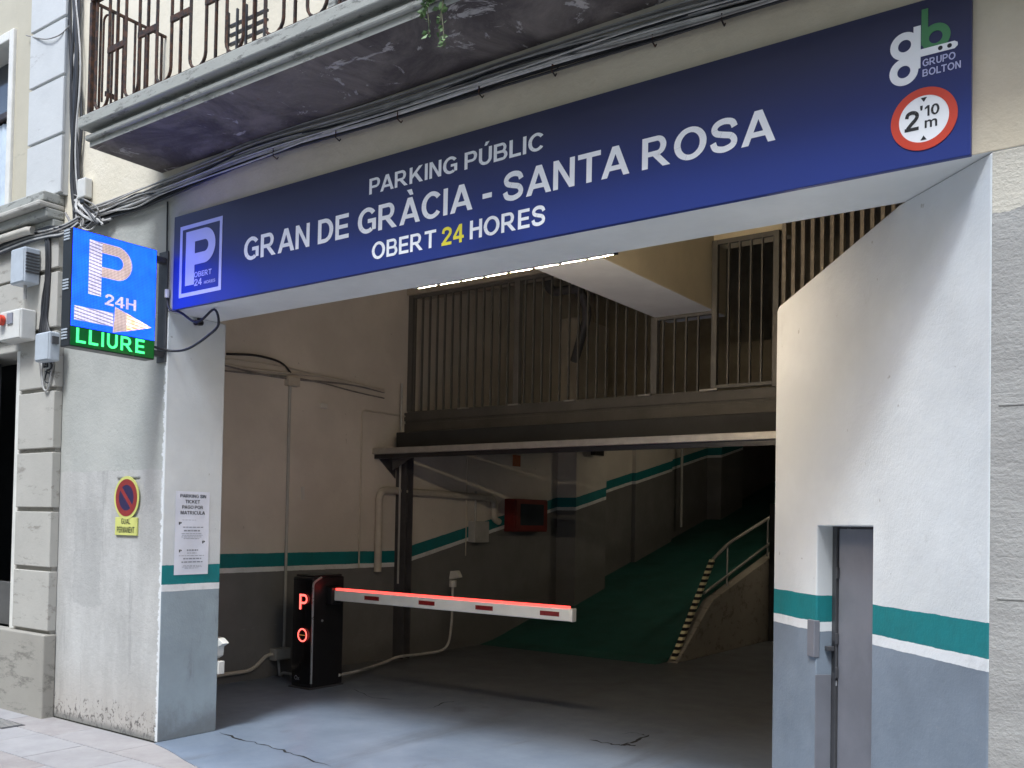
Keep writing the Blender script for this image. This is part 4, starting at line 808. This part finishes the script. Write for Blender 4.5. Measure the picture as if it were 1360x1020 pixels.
for c_ in range(7):
    x0_ = 52+c_*2.6; dpt = 492+random.uniform(-8, 26)
    ps = [at(x0_, 476, 1, -.085), at(x0_+1, 488, 1, -.10), at(57+c_*.6, dpt, 1, -.10), at(63+c_*.8, dpt+2, 1, -.09), at(70-c_*.8, 490, 1, -.09), at(72-c_*1.5, 476, 1, -.085)]
    r_ = random.choice((.006, .008)); mt = random.choice(('cable', 'dcable', 'gcable'))
    tag(MB().tube(smoothpath(ps, 5), r_, 6).build('hanging_cable', mt, smooth=True), 'slack '+LOOK(r_, mt)+' cable hanging in a loop below the grey terminal box', 'cable', 'cable loops below the terminal box')
tag(MB().tube([at(222.5, 268, 1, -.010), at(221.5, 336, 1, -.010)], .006, 6).build('thin_conduit', 'cable'), 'thin dark conduit dropping from the bundle to the display bracket', 'conduit')
tag(MB().tube(smoothpath([at(35, 47, 1, -.05), at(60, 52, 1, -.09), at(80, 46, 1, -.08), at(92, 34, 1, -.05)], 5), .005, 6).build('loose_wire', 'dcable'), 'loose wire crossing the pale pilaster beside the window', 'wire')
wb = at(112, 251, 1, -.04); t_ = thing('small_box', wb, 'small white box hanging at the foot of the upright cables', 'box'); MB().box(wb.x-.06, wb.x+.06, -.07, -.003, wb.z-.08, wb.z+.08).build('case', 'boxwhite', t_, bevel=.01); MB().box(wb.x-.03, wb.x+.03, -.06, -.02, wb.z-.115, wb.z-.081).build('plug', 'blackplastic', t_)
cb = at(222, 390, 1, -.02); tag(MB().tube([(cb.x, -.02, cb.z-.03), (cb.x, -.02, cb.z+.03)], .018, 10).build('cable_gland', 'boxwhite'), 'small pale cable connector between the display and blue sign', 'connector')

# ================================================================== NEIGHBOUR BUILDING (left)
nb = thing('neighbour_building', (-2.5, 0, 0), 'neighbouring old building with rusticated pilaster and dark doorway', 'building')
PXL, PXR = -2.04, -1.432
joints = [.68, 1.20, 1.69, 2.18, 2.685, 3.18, 3.67, 4.02]
for a, b in zip(joints, joints[1:]):
    MB().box(PXL+.035, PXR, -.075, -.002, a+.018, b-.018).build('stone_block', 'stone', nb, bevel=.006)
MB().box(PXL+.01, PXR-.012, -.048, -.0015, .672, 4.02).build('pilaster_core', 'plinth', nb)
MB().box(PXL-.06, PXL+.012, -.052, .35, .672, 3.05).build('door_jamb', 'frame', nb, bevel=.004)
MB().box(-2.60, PXR+.01, -.11, -.001, -.02, .67).build('plinth', 'plinth', nb, bevel=.012)
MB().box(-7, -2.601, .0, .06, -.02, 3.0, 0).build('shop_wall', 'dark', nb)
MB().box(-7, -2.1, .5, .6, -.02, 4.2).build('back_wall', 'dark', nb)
MB().box(-2.60, -2.11, .02, .08, .68, 1.05).build('shop_panel', 'slabgrey', nb, bevel=.004)
gz = MB(); 
for k in range(6): MB().box(-2.9, -2.61, -.03, -.001, .22+k*.045, .25+k*.045).build('grille_bar', 'bluestone', nb)
MB().box(-7, PXL+.0, -.05, .3, 3.05, 3.16).build('door_head', 'stone', nb, bevel=.01); MB().box(-7, PXL+.03, -.09, .2, 3.165, 3.25).build('door_cornice', 'mould', nb, bevel=.015)
MB().box(-7, PXL+.034, -.06, .3, 3.255, 3.66).build('shop_fascia', 'stone', nb, bevel=.006); MB().box(-7, PXL+.034, -.06, .3, 3.68, 4.02).build('shop_fascia', 'stone', nb, bevel=.006)
for a, b, y in ((4.02, 4.09, -.10), (4.092, 4.17, -.16), (4.172, 4.215, -.22), (4.217, 4.30, -.19)): MB().box(-7, PXR-.05, y, -.001, a, b).build('cornice_moulding', 'mould' if y > -.2 else 'stone', nb, bevel=.012)
# upper storey
MB().box(-1.995, -1.445, -.045, -.001, 4.302, 9.4).build('pilaster_core', 'bluestone', nb)
zz = [4.302, 4.80, 5.29, 5.78, 6.27, 6.76]
for a, b in zip(zz, zz[1:]): MB().box(-2.0, -1.44, -.07, -.046, a+.012, b-.012).build('stone_block', 'bluestone', nb, bevel=.005)
MB().box(-2.34, -2.001, -.022, .3, 4.302, 9.4).build('upper_wall', 'beige', nb); MB().box(-7, -2.341, -.022, .3, 5.96, 9.4).build('upper_wall', 'beige', nb); MB().box(-7, -3.6, -.022, .3, 4.302, 5.95).build('upper_wall', 'beige', nb)
wn = MB().box(-3.59, -2.42, .16, .17, 4.34, 5.86).build('window', 'glass', nb)
MB().box(-2.42, -2.342, -.05, .2, 4.302, 5.955).build('window_frame', 'frame', wn, bevel=.008); MB().box(-3.6, -2.421, -.05, .2, 5.87, 5.955).build('window_frame', 'frame', wn, bevel=.008); MB().box(-3.6, -2.421, .10, .15, 4.302, 4.36).build('window_frame', 'frame', wn, bevel=.006); MB().box(-2.50, -2.423, .10, .15, 4.36, 5.86).build('window_sash', 'bluestone', wn, bevel=.006); MB().box(-2.5, -3.6, .10, .145, 5.30, 5.36).build('window_sash', 'wood', wn, bevel=.006)
cu_ = MB(); n_ = 30
ps = [(-3.5+1.0*k/n_, .155-.02*abs(math.sin(k*1.25)), 0) for k in range(n_+1)]
cu_.add([(x, y-.004, 4.36) for x, y, _ in ps]+[(x, y-.004, 5.28) for x, y, _ in ps], [[k, k+1, n_+2+k, n_+1+k] for k in range(n_)]); cu_.build('curtain', 'curtain', wn, smooth=True)
# boxes on the pilaster
def ebox(px, py, wpx, hpx, dpt, mat, label, cat='box', yb_=-.078):
    a = at(px, py, 1, yb_-dpt); e = at(px+wpx, py+hpx, 1, yb_-dpt); t_ = thing('electrical_box', ((a.x+e.x)/2, yb_, e.z), label, cat)
    MB().box(a.x, e.x, yb_-dpt, yb_, e.z, a.z).build('case', mat, t_, bevel=.012); MB().box(a.x+.012, e.x-.012, yb_-dpt-.006, yb_-dpt-.0005, e.z+.012, a.z-.012).build('cover', mat, t_, bevel=.003)
    return t_, a, e
t_, a, e = ebox(15, 332, 17, 42, .13, 'boxgrey', 'pale grey ribbed box hanging under the duct on the pilaster')
for k in range(7): MB().box(e.x+.0005, e.x+.012, -.20, -.09, a.z-.06-k*.026, a.z-.048-k*.026).build('rib', 'darksteel', t_)
MB().tube([((a.x+e.x)/2, -.14, e.z), ((a.x+e.x)/2, -.14, e.z-.12)], .014, 8).build('gland', 'gcable', t_)
t_, a, e = ebox(0, 415, 27, 34, .13, 'boxwhite', 'white fuse box with a red knob above the doorway')
MB().tube([(a.x+.08, -.22, a.z-.08), (a.x+.08, -.26, a.z-.08)], .045, 14).build('knob', 'red', t_, smooth=True); MB().box(a.x+.15, a.x+.24, -.225, -.2145, a.z-.12, a.z-.03).build('window', 'greytext', t_)
t_, a, e = ebox(47, 443, 18, 35, .09, 'boxgrey', 'grey terminal box low on the pilaster beside the lit display'); MB().box(e.x+.0005, e.x+.02, -.15, -.1, a.z-.10, a.z-.04).build('bracket', 'darksteel', t_)

# drain grille in the pavement
g0 = at(8, 962, 2, 0); dgr = thing('drain_cover', (g0.x, g0.y, 0), 'small dark drain cover in the pavement near the plinth', 'drain')
MB().box(g0.x-.32, g0.x+.12, g0.y-.09, g0.y+.09, -.012, -.002).build('frame', 'darksteel', dgr)
for k in range(9): MB().box(g0.x-.30+k*.045, g0.x-.28+k*.045, g0.y-.075, g0.y+.075, -.0018, .002).build('slot_bar', 'concrete', dgr)

# right wall joints: shallow ribs of trowelled render
for z in (.70, 1.39, 2.15): MB().box(XR+.03, 9.4, -.0025, .0005, z-.004, z+.004).build('render_course', 'render', pb, bevel=.003)

# ================================================================== OPPOSITE SIDE OF THE STREET (behind the camera; shades the street)
ob = thing('opposite_building', (2, -8.6, 0), 'plain cream apartment building on the other side of the street', 'building')
MB().box(-30, 34, -12, -8.6, -.03, 9.9).build('wall', 'cream', ob); MB().box(-30.1, 34.1, -12.1, -8.35, 9.9, 10.15).build('cornice', 'mould', ob, bevel=.03)
for i in range(11):
    for j in range(2):
        x = -12.5+i*2.8; z = .9+j*3.3; wd = MB().box(x, x+1.1, -8.599, -8.56, z, z+1.8).build('window', 'glass', ob); MB().box(x-.1, x+1.2, -8.599, -8.5, z-.12, z-.001).build('sill', 'stone', wd, bevel=.01)
tag(MB().box(-60, 60, -80, -.4, -.6, -.31).build('ground', 'asphalt'), kind='structure')
